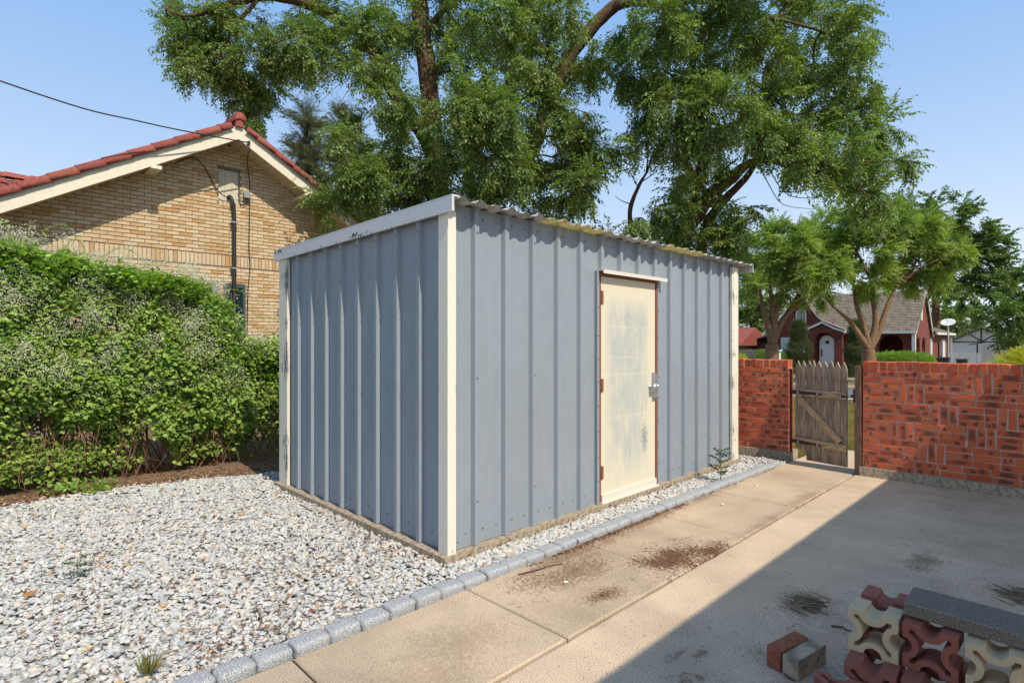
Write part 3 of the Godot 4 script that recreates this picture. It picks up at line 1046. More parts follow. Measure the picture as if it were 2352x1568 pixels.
	part(box1, "body", worn_box(Vector3(0.11, 0.12, 0.08), 0.008), mat(lin(0.2, 0.22, 0.23), 0.5), at(0, 0, 0.042))
	part(box1, "cover", worn_box(Vector3(0.12, 0.125, 0.014), 0.005), mat(lin(0.25, 0.27, 0.28), 0.5), at(0, 0, 0.086))
	var ws2 = tool()
	tube(ws2, curve([Vector3(0, -0.06, 0.04), Vector3(-0.04, -0.13, 0.05), Vector3(-0.12, -0.14, 0.03), Vector3(-0.19, -0.11, 0.02)], 4), 0.006, 0.006, 5)
	tube(ws2, curve([Vector3(0.02, -0.06, 0.04), Vector3(-0.02, -0.17, 0.05), Vector3(-0.1, -0.12, 0.04), Vector3(-0.17, -0.12, 0.02)], 4), 0.006, 0.006, 5)
	part(box1, "wires", done(ws2), M.black)
	for b in [[3.97, 1.40, "grey meter box low on the tan brick wall under the shutter"], [4.30, 1.46, "small grey box low on the tan brick wall right of the meter box"]]:
		var bb = thing("meter_box", b[2], "electrical box", Vector3(b[0], b[1], -11.498))
		part(bb, "body", worn_box(Vector3(0.2, 0.26, 0.1), 0.01), mat(lin(0.3, 0.33, 0.36), 0.45), at(0, -0.06, 0.052))
		part(bb, "cover", worn_box(Vector3(0.18, 0.2, 0.01), 0.004), mat(lin(0.34, 0.37, 0.4), 0.45), at(0, -0.05, 0.108))
	var c1 = thing("wall_cable", "thin black cable hanging down the tan brick wall", "cable")
	var cp = [Vector3(3.86, 5.1, -10.99), Vector3(3.9, 4.95, -11.2), Vector3(4.0, 4.82, -11.47), Vector3(4.035, 4.5, -11.48), Vector3(4.03, 3.9, -11.48), Vector3(4.02, 3.3, -11.48), Vector3(4.04, 2.9, -11.48), Vector3(4.0, 2.4, -11.48), Vector3(3.985, 1.5, -11.48)]
	part(c1, "wire", tube_mesh(curve(cp, 4), 0.009, 0.009, 6), M.black)
	var c2 = thing("vent_cable", "black cable looping from the left eave to the gable vent", "cable")
	part(c2, "wire", tube_mesh(curve([Vector3(2.75, 4.66, -11.49), Vector3(3.0, 4.82, -11.47), Vector3(3.2, 4.72, -11.47), Vector3(3.36, 4.45, -11.47), Vector3(3.46, 4.28, -11.47), Vector3(3.64, 4.2, -11.5)], 5), 0.009, 0.009, 6), M.black)
	# service drop
	var sd = thing("service_cable", "black overhead cable strung to the red roofed gable", "cable")
	var A = Vector3(3.84, 5.17, -10.97)
	var Bp = deep(0, 186, 7.6)
	var far_end = A + (Bp - A) * 2.6 + Vector3(0, 0.9, 0)
	part(sd, "wire", tube_mesh(curve([far_end, Bp, Bp.lerp(A, 0.5) + Vector3(0, -0.09, 0), A], 8), 0.011, 0.011, 6), M.black)
	var hk = tool()
	boxed(hk, Vector3(3.82, 5.13, -10.999), Vector3(3.86, 5.2, -10.95))
	tube(hk, curve([Vector3(3.84, 5.17, -10.96), Vector3(3.79, 5.1, -10.95), Vector3(3.78, 5.02, -10.95), Vector3(3.82, 5.0, -10.95), Vector3(3.85, 5.1, -10.96)], 4), 0.008, 0.008, 5)
	part(sd, "bracket", done(hk), M.black)
	# side wing with its own tiled roof
	var wing = thing("house_wing", "red tiled wing roof showing beyond the tan brick gable", "house", Vector3(0, 0, 0))
	var ridge_z = -14.6
	var ridge_y = 4.62
	part(wing, "wall", box_mesh(Vector3(-9, -0.1, -17.5), Vector3(xl - 0.05, 2.9, -12.4)), mat(lin(0.55, 0.4, 0.235), 0.9))
	var ws3 = tool()
	boxed(ws3, Vector3(-9.3, -0.08, 0.0), Vector3(1.4, 0.0, 3.2), turned(Vector3(1, 0, 0), 0.5, Vector3(0, ridge_y - 0.04, ridge_z)))
	boxed(ws3, Vector3(-9.3, -0.08, -3.2), Vector3(1.4, 0.0, 0.0), turned(Vector3(1, 0, 0), -0.5, Vector3(0, ridge_y - 0.04, ridge_z)))
	part(wing, "roof_deck", done(ws3), mat(lin(0.27, 0.065, 0.045), 0.85))
	var tmesh = tool()
	tmesh.set_smooth_group(0)
	for i in 7:
		var a0 = PI * i / 7.0
		var a1 = PI * (i + 1) / 7.0
		quad_uv(tmesh, Vector3(cos(a0) * 0.11, sin(a0) * 0.07 + 0.02, 0.4), Vector3(cos(a1) * 0.11, sin(a1) * 0.07 + 0.02, 0.4), Vector3(cos(a1) * 0.1, sin(a1) * 0.06, 0), Vector3(cos(a0) * 0.1, sin(a0) * 0.06, 0))
		quad_uv(tmesh, Vector3(cos(a0) * 0.11, sin(a0) * 0.07 + 0.02, 0.4), Vector3(cos(a1) * 0.11, sin(a1) * 0.07 + 0.02, 0.4), Vector3(cos(a1) * 0.095, sin(a1) * 0.055 + 0.02, 0.4), Vector3(cos(a0) * 0.095, sin(a0) * 0.055 + 0.02, 0.4))
	var tile = done(tmesh)
	var tmats = [grained(lin(0.33, 0.075, 0.05), 0.75, M.blotch2, 1.6), grained(lin(0.29, 0.065, 0.045), 0.75, M.blotch2, 1.6)]
	for i in 12:
		for k in 6:
			part(wing, "roof_tile", tile, tmats[(i + k * 3) % 2], turned(Vector3(1, 0, 0), 0.5, Vector3(-1.3 + i * 0.23, ridge_y - 0.04 - sin(0.5) * (0.1 + k * 0.37), ridge_z + cos(0.5) * (0.1 + k * 0.37))))
	for k in 24:
		var st = tool()
		st.set_smooth_group(0)
		for i in 7:
			var a0 = PI * i / 7.0
			var a1 = PI * (i + 1) / 7.0
			var x0 = -8.0 + k * 0.39
			quad_uv(st, Vector3(x0, ridge_y + sin(a0) * 0.11, ridge_z + cos(a0) * 0.13), Vector3(x0, ridge_y + sin(a1) * 0.11, ridge_z + cos(a1) * 0.13), Vector3(x0 + 0.41, ridge_y + sin(a1) * 0.1 - 0.012, ridge_z + cos(a1) * 0.12), Vector3(x0 + 0.41, ridge_y + sin(a0) * 0.1 - 0.012, ridge_z + cos(a0) * 0.12))
		part(wing, "ridge_tile", done(st), tmats[k % 2])

# ---- red garden wall ---------------------------------------------------------------------
func flashed_texture(kind, seed_):
	# fired clay: orange red with cloudy burn marks, a print of the kiln
	var w = 104
	var h = 32
	var im = blank_image(w, h, Color.WHITE)
	var n = noise(seed_, 0.05, 4)
	var f = noise(seed_ + 1, 0.25, 3)
	rng.seed = seed_
	var base = Color(0.72, 0.315, 0.195).lerp(Color(0.82, 0.44, 0.28), rng.randf())
	if kind == 4:
		base = Color(0.64, 0.275, 0.18)
	var spots = []
	if kind == 1:
		spots = [[rf(14, 38), rf(10, 22), rf(9, 16), rf(10, 16), rf(0.6, 0.95)], [rf(66, 92), rf(10, 22), rf(9, 16), rf(10, 16), rf(0.6, 0.95)]]
	elif kind == 2:
		spots = [[rf(40, 64), rf(12, 20), rf(26, 48), rf(9, 17), rf(0.6, 0.9)]]
	elif kind == 3:
		spots = [[rf(16, 90), rf(9, 23), rf(10, 20), rf(10, 17), rf(0.5, 0.9)]]
	for y in h:
		for x in w:
			var c = base.lerp(Color(0.80, 0.45, 0.26), clampf(0.18 + 0.9 * n.get_noise_2d(x, y * 2.0), 0, 0.5))
			c = c.lerp(Color(0.6, 0.22, 0.14), clampf(-0.1 + 0.9 * n.get_noise_2d(x + 300, y * 2.0), 0, 0.5))
			c = c * (1.0 + 0.16 * f.get_noise_2d(x, y))
			for s in spots:
				var q = pow(absf(x - s[0]) / s[2], 2.6) + pow(absf(y - s[1]) / s[3], 2.6) + 1.5 * n.get_noise_2d(x * 1.9 + 70, y * 2.6) + 0.8 * f.get_noise_2d(x, y)
				c = c.lerp(Color(0.25, 0.19, 0.18), clampf((1.1 - q) * 0.9, 0, s[4]))
			c.a = 1
			im.set_pixel(x, y, c)
	return ImageTexture.create_from_image(im)

func brick_wall(w, length, height, patches, plain_mats, spot_mats, cap_mats, meshes, cap_mesh, end_face):
	var mortar = grained(lin(0.62, 0.48, 0.40), 0.95, M.speck, 4.0, M.relief, 0.2)
	var base_h = 0.1
	var cap_h = 0.098
	var thick = 0.21
	part(w, "mortar_core", box_mesh(Vector3(0.006, base_h - 0.01, -thick + 0.011), Vector3(length - 0.008, height - 0.02, -0.005)), mortar)
	var ft = tool()
	boxed(ft, Vector3(-0.02, -0.12, -thick - 0.03), Vector3(length + (0.05 if end_face else 0.02), base_h, 0.035))
	part(w, "footing", done(ft), M.footing)
	var rows = 16
	var ch = (height - base_h - cap_h) / rows
	var face = func(side):
		for r in rows:
			var yc = base_h + (r + 0.5) * ch
			var blocked = []
			if side > 0:
				for p in patches:
					if r >= p[1] and r < p[1] + 3:
						blocked.append(p[0])
			var x = 0.0
			var first = rf(0.05, 0.2)
			while x < length - 0.02:
				var l = first if x == 0.0 else (rf(0.19, 0.212) if rng.randf() > 0.12 else rf(0.09, 0.11))
				var end = minf(x + l, length)
				var skip_to = -1.0
				for b in blocked:
					if x < b + 0.215 and end > b:
						if x >= b - 0.03:
							skip_to = b + 0.215
						else:
							end = b
				if skip_to > 0:
					x = skip_to
					continue
				if length - end < 0.05:
					end = length
				var bl = end - x - 0.010
				if bl > 0.02:
					var m = (spot_mats if rng.randf() < 0.62 else plain_mats).pick_random() if false else null
					var pool = spot_mats if rng.randf() < 0.7 else plain_mats
					m = pool[rng.randi() % pool.size()]
					var t = Transform3D(Basis(Vector3(0, 0, 1), rf(-0.022, 0.022)).scaled_local(Vector3(bl / 0.2, (ch - 0.0085) / 0.056, 1)), Vector3(x + 0.006 + bl / 2, yc + rf(-0.0025, 0.0025), -0.045 + rf(0.0, 0.006)))
					if side < 0:
						t = Transform3D(Basis(Vector3(0, 1, 0), PI), Vector3(length, 0, -thick)) * t
					part(w, "brick", meshes[rng.randi() % meshes.size()], m, t)
				x = end
	face.call(1)
	for p in patches:
		var y0 = base_h + p[1] * ch
		for k in 3:
			var pool = spot_mats if rng.randf() < 0.7 else plain_mats
			var t = Transform3D(Basis(Vector3(0, 0, 1), PI / 2 + rf(-0.04, 0.04)).scaled_local(Vector3((ch * 3 - 0.012) / 0.2, 1.0, 1)), Vector3(p[0] + 0.038 + 0.0695 * k, y0 + ch * 1.5, -0.045 + rf(0.0, 0.007)))
			part(w, "brick", meshes[rng.randi() % meshes.size()], pool[rng.randi() % pool.size()], t)
	if end_face:
		for r in rows:
			var yc = base_h + (r + 0.5) * ch
			part(w, "brick", meshes[r % meshes.size()], plain_mats[r % plain_mats.size()], Transform3D(Basis(Vector3(0, 1, 0), PI / 2).scaled_local(Vector3((thick - 0.06) / 0.2, (ch - 0.0085) / 0.056, 0.4)), Vector3(length - 0.012, yc, -thick / 2 - 0.02)))
	var x = 0.0
	while x < length - 0.02:
		var cw = minf(rf(0.07, 0.082), length - x)
		if length - x - cw < 0.035:
			cw = length - x
		part(w, "cap_brick", cap_mesh[rng.randi() % cap_mesh.size()], cap_mats[rng.randi() % cap_mats.size()], Transform3D(Basis(Vector3(0, 0, 1), rf(-0.035, 0.035)).scaled_local(Vector3((cw - 0.009) / 0.066, 1, 1)), Vector3(x + cw / 2, height - cap_h / 2 + rf(-0.004, 0.004), -thick / 2 + rf(-0.004, 0.006))))
		x += cw

func garden_walls():
	var plain = []
	var spot = []
	for k in 4:
		var m = mat(Color(1, 1, 1), 0.9)
		m.albedo_texture = flashed_texture(0 if k < 3 else 4, 300 + k)
		plain.append(m)
	for k in 15:
		var m = mat(Color(1, 1, 1), 0.9)
		m.albedo_texture = flashed_texture([1, 1, 2, 2, 3, 3, 1, 2, 3, 3, 1, 3, 2, 1, 3][k], 330 + k * 3)
		spot.append(m)
	for m in plain + spot:
		m.heightmap_enabled = true
		m.heightmap_texture = M.relief_fine
		m.heightmap_scale = 0.25
	var caps = []
	for k in 4:
		var m = mat(Color(0.95, 0.95, 0.95), 0.9)
		m.albedo_texture = flashed_texture(0, 380 + k)
		m.uv1_scale = Vector3(0.4, 1, 1)
		caps.append(m)
	rng.seed = 21
	var meshes = []
	var cap_mesh = []
	for k in 6:
		meshes.append(worn_box(Vector3(0.2, 0.056, 0.09), 0.0035, 0.002))
		cap_mesh.append(worn_box(Vector3(0.066, 0.098, 0.215), 0.005, 0.0028))
	var right = thing("garden_wall", "waist high red brick wall with upright brick patches right of the gate", "wall", Vector3(6.96, 0, -1.69), atan2(-1.0, 0.02))
	var p = [[0.33, 11], [0.86, 13], [0.6, 8], [0.25, 5], [0.885, 5], [0.5, 2], [1.11, 8], [1.55, 10], [1.9, 4], [1.48, 1]]
	brick_wall(right, 2.35, 1.235, p, plain, spot, caps, meshes, cap_mesh, false)
	var left = thing("garden_wall", "short red brick wall between the shed corner and the picket gate", "wall", Vector3(7.264 - 0.1 * 1.35, 0, -2.554 - 0.995 * 1.35), atan2(-0.995, 0.1))
	brick_wall(left, 1.35, 1.222, [], plain, spot, caps, meshes, cap_mesh, true)

func gate():
	rng.seed = 31
	var a = Vector3(7.245, 0, -2.47)
	var b = Vector3(7.055, 0, -1.862)
	var d = (b - a)
	var W = d.length()
	d = d / W
	var g = thing("picket_gate", "weathered wooden picket gate with a diagonal brace and iron hinges", "gate", a, atan2(-d.z, d.x))
	var woods = []
	for c in [[0.52, 0.41, 0.325], [0.58, 0.46, 0.365], [0.46, 0.365, 0.295], [0.62, 0.48, 0.355]]:
		var m = grained(lin(c[0], c[1], c[2]), 0.9, M.grain, Vector3(8, 0.16, 8), M.grain, 0.7, false)
		woods.append(m)
	var rail_wood = grained(lin(0.70, 0.52, 0.34), 0.9, M.grain, Vector3(0.25, 9, 9), M.grain, 0.7, false)
	var iron = grained(lin(0.045, 0.028, 0.022), 0.8, M.speck, 6.0)
	var n = 9
	var widths = [0.075, 0.082, 0.078, 0.05, 0.085, 0.085, 0.08, 0.085, 0.08]
	var total = 0.0
	for w in widths:
		total += w
	var x = 0.0
	for k in n:
		var w = widths[k] * W / total
		var tip = 1.222 + rf(-0.008, 0.008)
		var lo = 0.035 + 0.012 * k / n
		if k == 0:
			lo = 0.17
		elif k == 1:
			lo = 0.1
		var l = x + 0.002
		var r = x + w - 0.002
		var mid = (l + r) / 2
		var o = [Vector2(l, lo + (0.06 if k == 1 else 0.0)), Vector2(r, lo), Vector2(r, tip - 0.095), Vector2(lerpf(r, mid, 0.35), tip - 0.05), Vector2(mid, tip), Vector2(lerpf(l, mid, 0.35), tip - 0.05), Vector2(l, tip - 0.095)]
		part(g, "picket", prism_mesh(o, -0.02 + rf(-0.002, 0.002), rf(-0.001, 0.001)), woods[k % 4])
		x += w
	part(g, "rail", worn_box(Vector3(W + 0.015, 0.078, 0.03), 0.004, 0.001), rail_wood, turned(Vector3(0, 0, 1), 0.004, Vector3(W / 2, 0.842, 0.0165)))
	part(g, "rail", worn_box(Vector3(W + 0.02, 0.078, 0.03), 0.004, 0.001), rail_wood, turned(Vector3(0, 0, 1), -0.004, Vector3(W / 2, 0.258, 0.0165)))
	var p0 = Vector2(0.055, 0.775)
	var p1 = Vector2(W - 0.075, 0.325)
	part(g, "brace", worn_box(Vector3(p0.distance_to(p1) + 0.02, 0.075, 0.028), 0.004, 0.001), rail_wood, turned(Vector3(0, 0, 1), (p1 - p0).angle(), Vector3((p0.x + p1.x) / 2, (p0.y + p1.y) / 2, 0.0155)))
	for y in [0.838, 0.245]:
		var st = tool()
		prism(st, PackedVector2Array([Vector2(-0.045, y - 0.022), Vector2(0.33, y - 0.012), Vector2(0.37, y - 0.005), Vector2(0.33, y + 0.012), Vector2(-0.045, y + 0.022)]), 0.032, 0.038)
		tube(st, [Vector3(-0.045, y - 0.03, 0.03), Vector3(-0.045, y + 0.03, 0.03)], 0.012, 0.012, 8)
		var hg = part(g, "hinge", done(st), iron)
		for bx in [0.06, 0.31]:
			var bs = tool()
			lathe(bs, [Vector2(0.013, 0), Vector2(0.012, 0.005), Vector2(0.004, 0.01), Vector2(0.0005, 0.0105)], 8, turned(Vector3(1, 0, 0), PI / 2, Vector3(bx, y, 0.038)))
			part(hg, "bolt", done(bs), M.zinc)
	var la = tool()
	boxed(la, Vector3(W - 0.1, 0.822, 0.032), Vector3(W - 0.005, 0.85, 0.037))
	tube(la, [Vector3(W - 0.03, 0.836, 0.045), Vector3(W + 0.055, 0.836, 0.04)], 0.006, 0.006, 6)
	var lt = part(g, "latch", done(la), iron)
	for bx in [0.085, 0.055]:
		var bs = tool()
		lathe(bs, [Vector2(0.012, 0), Vector2(0.011, 0.006), Vector2(0.003, 0.01), Vector2(0.0005, 0.0102)], 8, turned(Vector3(1, 0, 0), PI / 2, Vector3(W - bx, 0.836, 0.037)))
		part(lt, "bolt", done(bs), M.zinc)
	# hinge post: a rusty iron pipe at the end of the short wall
	var hp = thing("hinge_post", "thin rusty iron post carrying the gate hinges", "post", Vector3(7.262, 0, -2.525))
	part(hp, "pipe", tube_mesh([Vector3(0, -0.05, 0), Vector3(0, 1.1, 0)], 0.018, 0.018, 10), grained(lin(0.1, 0.04, 0.025), 0.85, M.speck, 5.0))
	part(hp, "cap", tube_mesh([Vector3(0, 1.1, 0), Vector3(0, 1.112, 0)], 0.021, 0.015, 10), iron)
	var lp = thing("latch_post", "dark wooden jamb post against the end of the brick wall", "post", Vector3(6.955, 0, -1.735), atan2(-1.0, 0.02))
	part(lp, "timber", worn_box(Vector3(0.062, 1.2, 0.09), 0.006, 0.002), grained(lin(0.19, 0.12, 0.085), 0.9, M.grain, Vector3(7, 0.2, 7), M.grain, 0.7, false), at(0.006, 0.585, -0.03))
	var ls = tool()
	boxed(ls, Vector3(-0.036, 0.78, -0.005), Vector3(-0.0255, 0.93, 0.025))
	boxed(ls, Vector3(-0.06, 0.84, 0.0), Vector3(-0.0365, 0.87, 0.02))
	part(lp, "catch", done(ls), iron)

func brick_print(seed_, c0, c1, dark):
	# far brickwork, too small to tell the bricks apart
	var im = blank_image(256, 256, Color.WHITE)
	rng.seed = seed_
	for r in 32:
		var off = 0 if r % 2 else 8
		for k in 17:
			var c = c0.lerp(c1, rng.randf())
			if rng.randf() < 0.22:
				c = c.lerp(dark, rf(0.3, 0.8))
			im.fill_rect(Rect2i(k * 16 - off, r * 8, 16, 8), c)
			im.fill_rect(Rect2i(k * 16 - off, r * 8, 1, 8), c1.lerp(Color(0.5, 0.42, 0.38), 0.6))
		im.fill_rect(Rect2i(0, r * 8, 256, 1), c1.lerp(Color(0.45, 0.38, 0.34), 0.6))
	return ImageTexture.create_from_image(im)

# courses of shingles from the eave line up to the ridge line
func shingled(st, e0, e1, r0, r1, courses, step = 0.02):
	var up = ((e1 - e0).cross(r0 - e0)).normalized()
	if up.y < 0:
		up = -up
	st.set_smooth_group(-1)
	for k in courses:
		var f0 = float(k) / courses
		var f1 = float(k + 1) / courses
		var a = e0.lerp(r0, f0) + up * step
		var b = e1.lerp(r1, f0) + up * step
		var c = e1.lerp(r1, f1)
		var d = e0.lerp(r0, f1)
		quad_uv(st, a, b, c, d)
		quad_uv(st, a - up * step, b - up * step, b, a)

func arch(cx, base, half, spring, steps = 8):
	var o = []
	for k in steps + 1:
		var a = PI * k / steps
		o.append(Vector2(cx - cos(a) * half, spring + sin(a) * half))
	return [Vector2(cx - half, base)] + o + [Vector2(cx + half, base)]

func cottage():
	var brick_tex = brick_print(500, Color(0.42, 0.18, 0.14), Color(0.52, 0.24, 0.18), Color(0.24, 0.13, 0.12))
	var red = grained(lin(0.62, 0.62, 0.62), 0.9, brick_tex, Vector3(0.46, 0.46, 0.46))
	red.albedo_color = Color(0.95, 0.95, 0.95)
	var roof_m = grained(lin(0.29, 0.235, 0.175), 0.95, M.speck, 0.9)
	over(roof_m, M.blotch2, 0.3)
	var glass = mat(lin(0.06, 0.075, 0.085), 0.06)
	var curtain = mat(lin(0.5, 0.52, 0.5), 0.8)
	var gy = -0.75
	var h = thing("brick_cottage", "red brick cottage with steep shingle roof and arched white door over the street", "house", Vector3.ZERO)
	var T = Transform3D(Basis(Vector3(0, 0, 1), Vector3(0, 1, 0), Vector3(-1, 0, 0)), Vector3(40.5, 0, 0))
	# left gable front
	var st = tool()
	prism(st, PackedVector2Array([Vector2(-15.65, gy), Vector2(-11.4, gy), Vector2(-11.4, 2.0), Vector2(-11.75, 2.62), Vector2(-12.45, 3.12), Vector2(-12.9, 3.75), Vector2(-13.5, 4.75), Vector2(-14.6, 3.05), Vector2(-15.3, 2.2), Vector2(-15.65, 2.0)]), -0.3, 0.0, T)
	part(h, "gable_wall", done(st), red)
	# right front with the big porch arch
	st = tool()
	var ao = arch(-8.33, gy, 0.64, 1.22, 10)
	ao.reverse()
	prism(st, PackedVector2Array([Vector2(-11.4, gy), Vector2(-11.4, 2.0), Vector2(-7.15, 2.0), Vector2(-7.15, gy)] + ao), -0.3, -0.002, T)
	part(h, "front_wall", done(st), red)
	st = tool()
	var ring = []
	for k in 11:
		var a = PI * k / 10
		ring.append(Vector2(-8.33 - cos(a) * 0.8, 1.22 + sin(a) * 0.8))
	for k in 11:
		var a = PI * (10 - k) / 10
		ring.append(Vector2(-8.33 - cos(a) * 0.65, 1.22 + sin(a) * 0.65))
	prism(st, PackedVector2Array(ring), -0.05, 0.03, T)
	part(h, "porch_arch", done(st), grained(Color(0.85, 0.7, 0.65), 0.9, brick_tex, 0.46))
	# end wall facing +z, with two arches
	var E = Transform3D(Basis(Vector3(1, 0, 0), Vector3(0, 1, 0), Vector3(0, 0, 1)), Vector3(0, 0, -7.15))
	st = tool()
	var a1 = arch(41.7, gy, 0.48, 1.25, 8)
	var a2 = arch(43.4, gy, 0.48, 1.25, 8)
	a1.reverse()
	a2.reverse()
	prism(st, PackedVector2Array([Vector2(40.505, gy), Vector2(40.505, 2.0), Vector2(43.45, 4.6), Vector2(45.4, 2.0), Vector2(45.4, gy)] + a2 + a1), -0.3, 0.0, E)
	part(h, "end_wall", done(st), red)
	part(h, "slit_window", box_mesh(Vector3(42.45, 2.75, -7.15), Vector3(42.8, 3.55, -7.1)), M.white_trim)
	# inside of the porch: back wall, floor and ceiling
	st = tool()
	boxed(st, Vector3(44.9, gy, -11.3), Vector3(45.05, 2.2, -7.5))
	boxed(st, Vector3(40.8, gy, -11.3), Vector3(44.9, gy + 0.1, -7.46))
	boxed(st, Vector3(40.81, gy, -11.38), Vector3(44.9, 2.2, -11.3))
	boxed(st, Vector3(40.6, 2.02, -11.3), Vector3(45.0, 2.06, -7.3))
	part(h, "porch_room", done(st), red)
	part(h, "porch_chair", box_mesh(Vector3(43.6, gy + 0.1, -8.6), Vector3(44.2, 0.7, -8.0)), M.black)
	# back wing
	part(h, "wing_wall", box_mesh(Vector3(45.4, gy, -12.0), Vector3(52.4, 2.0, -7.16)), red)
	for w in [[45.4, 46.0, 0.45, 1.65], [49.7, 50.9, 0.3, 1.6]]:
		var o = part(h, "window", box_mesh(Vector3(w[0], w[2], -7.16), Vector3(w[1], w[3], -7.1)), M.white_trim)
		part(o, "pane", box_mesh(Vector3(w[0] + 0.12, w[2] + 0.1, -7.1), Vector3(w[1] - 0.12, w[3] - 0.1, -7.09)), curtain)
	# roofs
	st = tool()
	shingled(st, Vector3(40.2, 2.03, -13.5), Vector3(40.2, 2.03, -6.95), Vector3(43.45, 4.72, -13.5), Vector3(43.45, 4.72, -6.95), 26)
	shingled(st, Vector3(45.75, 1.85, -13.5), Vector3(45.75, 1.85, -6.95), Vector3(43.45, 4.72, -13.5), Vector3(43.45, 4.72, -6.95), 26)
	part(h, "main_roof", done(st), roof_m)
	st = tool()
	var rl = [Vector2(-13.5, 4.95), Vector2(-12.82, 3.86), Vector2(-12.38, 3.22), Vector2(-11.95, 2.87), Vector2(-11.5, 2.66)]
	var ll = [Vector2(-13.5, 4.95), Vector2(-14.54, 3.34), Vector2(-15.2, 2.5), Vector2(-15.95, 2.02)]
	for pl in [rl, ll]:
		for k in pl.size() - 1:
			shingled(st, Vector3(40.2, pl[k + 1].y, pl[k + 1].x), Vector3(44.6, pl[k + 1].y, pl[k + 1].x), Vector3(40.2, pl[k].y, pl[k].x), Vector3(44.6, pl[k].y, pl[k].x), 6)
	part(h, "gable_roof", done(st), roof_m)
	var bt = tool()
	for pl in [rl, ll]:
		for k in pl.size() - 1:
			prism(bt, PackedVector2Array([pl[k], pl[k + 1], pl[k + 1] - Vector2(0, 0.14), pl[k] - Vector2(0, 0.14)]), 0.26, 0.31, T)
	part(h, "bargeboard", done(bt), M.white_trim)
	st = tool()
	shingled(st, Vector3(45.4, 2.05, -6.75), Vector3(52.8, 2.05, -6.75), Vector3(46.8, 3.1, -9.6), Vector3(51.0, 3.1, -9.6), 14)
	shingled(st, Vector3(52.8, 2.05, -6.75), Vector3(52.8, 2.05, -12.4), Vector3(51.0, 3.1, -9.6), Vector3(51.0, 3.1, -9.6), 14)
	part(h, "wing_roof", done(st), roof_m)
	st = tool()
	boxed(st, Vector3(45.4, 1.9, -6.85), Vector3(52.85, 2.05, -6.73))
	boxed(st, Vector3(40.1, 1.93, -11.0), Vector3(40.22, 2.07, -6.95))
	boxed(st, Vector3(40.3, gy, -7.22), Vector3(40.48, 2.0, -7.04))
	boxed(st, Vector3(52.4, gy, -7.05), Vector3(52.52, 1.95, -6.93))
	part(h, "gutter", done(st), M.white_trim)
	st = tool()
	prism(st, PackedVector2Array([Vector2(40.2, 2.0), Vector2(43.45, 4.74), Vector2(43.45, 4.58), Vector2(40.35, 1.95)]), 0.12, 0.17, E)
	prism(st, PackedVector2Array([Vector2(43.45, 4.74), Vector2(45.9, 1.75), Vector2(45.65, 1.75), Vector2(43.45, 4.5)]), 0.12, 0.171, E)
	part(h, "bargeboard", done(st), M.white_trim)
	# entrance bay
	st = tool()
	var dn = arch(-11.84, gy, 0.6, 1.45, 10)
	dn.reverse()
	prism(st, PackedVector2Array([Vector2(-13.1, gy), Vector2(-13.1, 2.03), Vector2(-11.94, 2.52), Vector2(-10.8, 2.03), Vector2(-10.8, gy)] + dn), 0.06, 0.6, T)
	part(h, "entrance_wall", done(st), red)
	st = tool()
	for e in [[Vector2(-13.42, 1.98), Vector2(-13.2, 2.03)], [Vector2(-13.2, 2.03), Vector2(-11.94, 2.62)], [Vector2(-11.94, 2.62), Vector2(-11.2, 2.22)], [Vector2(-11.2, 2.22), Vector2(-10.6, 2.0)]]:
		prism(st, PackedVector2Array([e[0], e[1], e[1] + Vector2(0, 0.13), e[0] + Vector2(0, 0.13)]), 0.5, 0.75, T)
	part(h, "entrance_trim", done(st), M.white_trim)
	st = tool()
	for e in [[Vector2(-13.4, 2.12), Vector2(-11.94, 2.76)], [Vector2(-11.94, 2.76), Vector2(-10.6, 2.14)]]:
		prism(st, PackedVector2Array([e[0], e[1], e[1] + Vector2(0, 0.05), e[0] + Vector2(0, 0.05)]), -0.6, 0.76, T)
	part(h, "entrance_roof", done(st), roof_m)
	st = tool()
	prism(st, PackedVector2Array(arch(-11.84, gy + 0.1, 0.43, 1.42, 10)), 0.02, 0.07, T)
	var door = part(h, "door", done(st), mat(lin(0.74, 0.75, 0.78), 0.4))
	st = tool()
	prism(st, PackedVector2Array(arch(-11.81, 1.3, 0.11, 1.42, 6)), 0.07, 0.085, T)
	part(door, "door_window", done(st), glass)
	part(door, "door_handle", box_mesh(Vector3(40.39, 0.5, -12.17), Vector3(40.43, 0.95, -12.1)), M.black)
	for z in [-12.85, -10.98]:
		part(h, "wall_lamp", box_mesh(Vector3(39.78, 1.6, z - 0.07), Vector3(39.9, 1.85, z + 0.07)), M.black)
	st = tool()
	tube(st, [T * Vector3(-13.2, 2.0, 0.62), T * Vector3(-13.05, 1.8, 0.62), T * Vector3(-13.05, gy, 0.62)], 0.05, 0.05, 6)
	part(h, "downpipe", done(st), M.white_trim)
	# windows: frame, sashes, panes
	for w in [[-14.73, -14.06, 0.1, 1.72], [-14.0, -13.2, 0.1, 1.72], [-10.05, -9.4, 0.1, 1.6]]:
		st = tool()
		var c = (w[2] + w[3]) / 2
		for r in [[w[0], w[0] + 0.09, w[2], w[3]], [w[1] - 0.09, w[1], w[2], w[3]], [w[0] + 0.09, w[1] - 0.09, w[3] - 0.1, w[3]], [w[0] + 0.09, w[1] - 0.09, w[2], w[2] + 0.1], [w[0] + 0.09, w[1] - 0.09, c - 0.04, c + 0.04]]:
			prism(st, PackedVector2Array([Vector2(r[0], r[2]), Vector2(r[1], r[2]), Vector2(r[1], r[3]), Vector2(r[0], r[3])]), 0.001, 0.05, T)
		var win = part(h, "window", done(st), M.white_trim)
		st = tool()
		prism(st, PackedVector2Array([Vector2(w[0] + 0.09, c), Vector2(w[1] - 0.09, c), Vector2(w[1] - 0.09, w[3] - 0.1), Vector2(w[0] + 0.09, w[3] - 0.1)]), 0.002, 0.02, T)
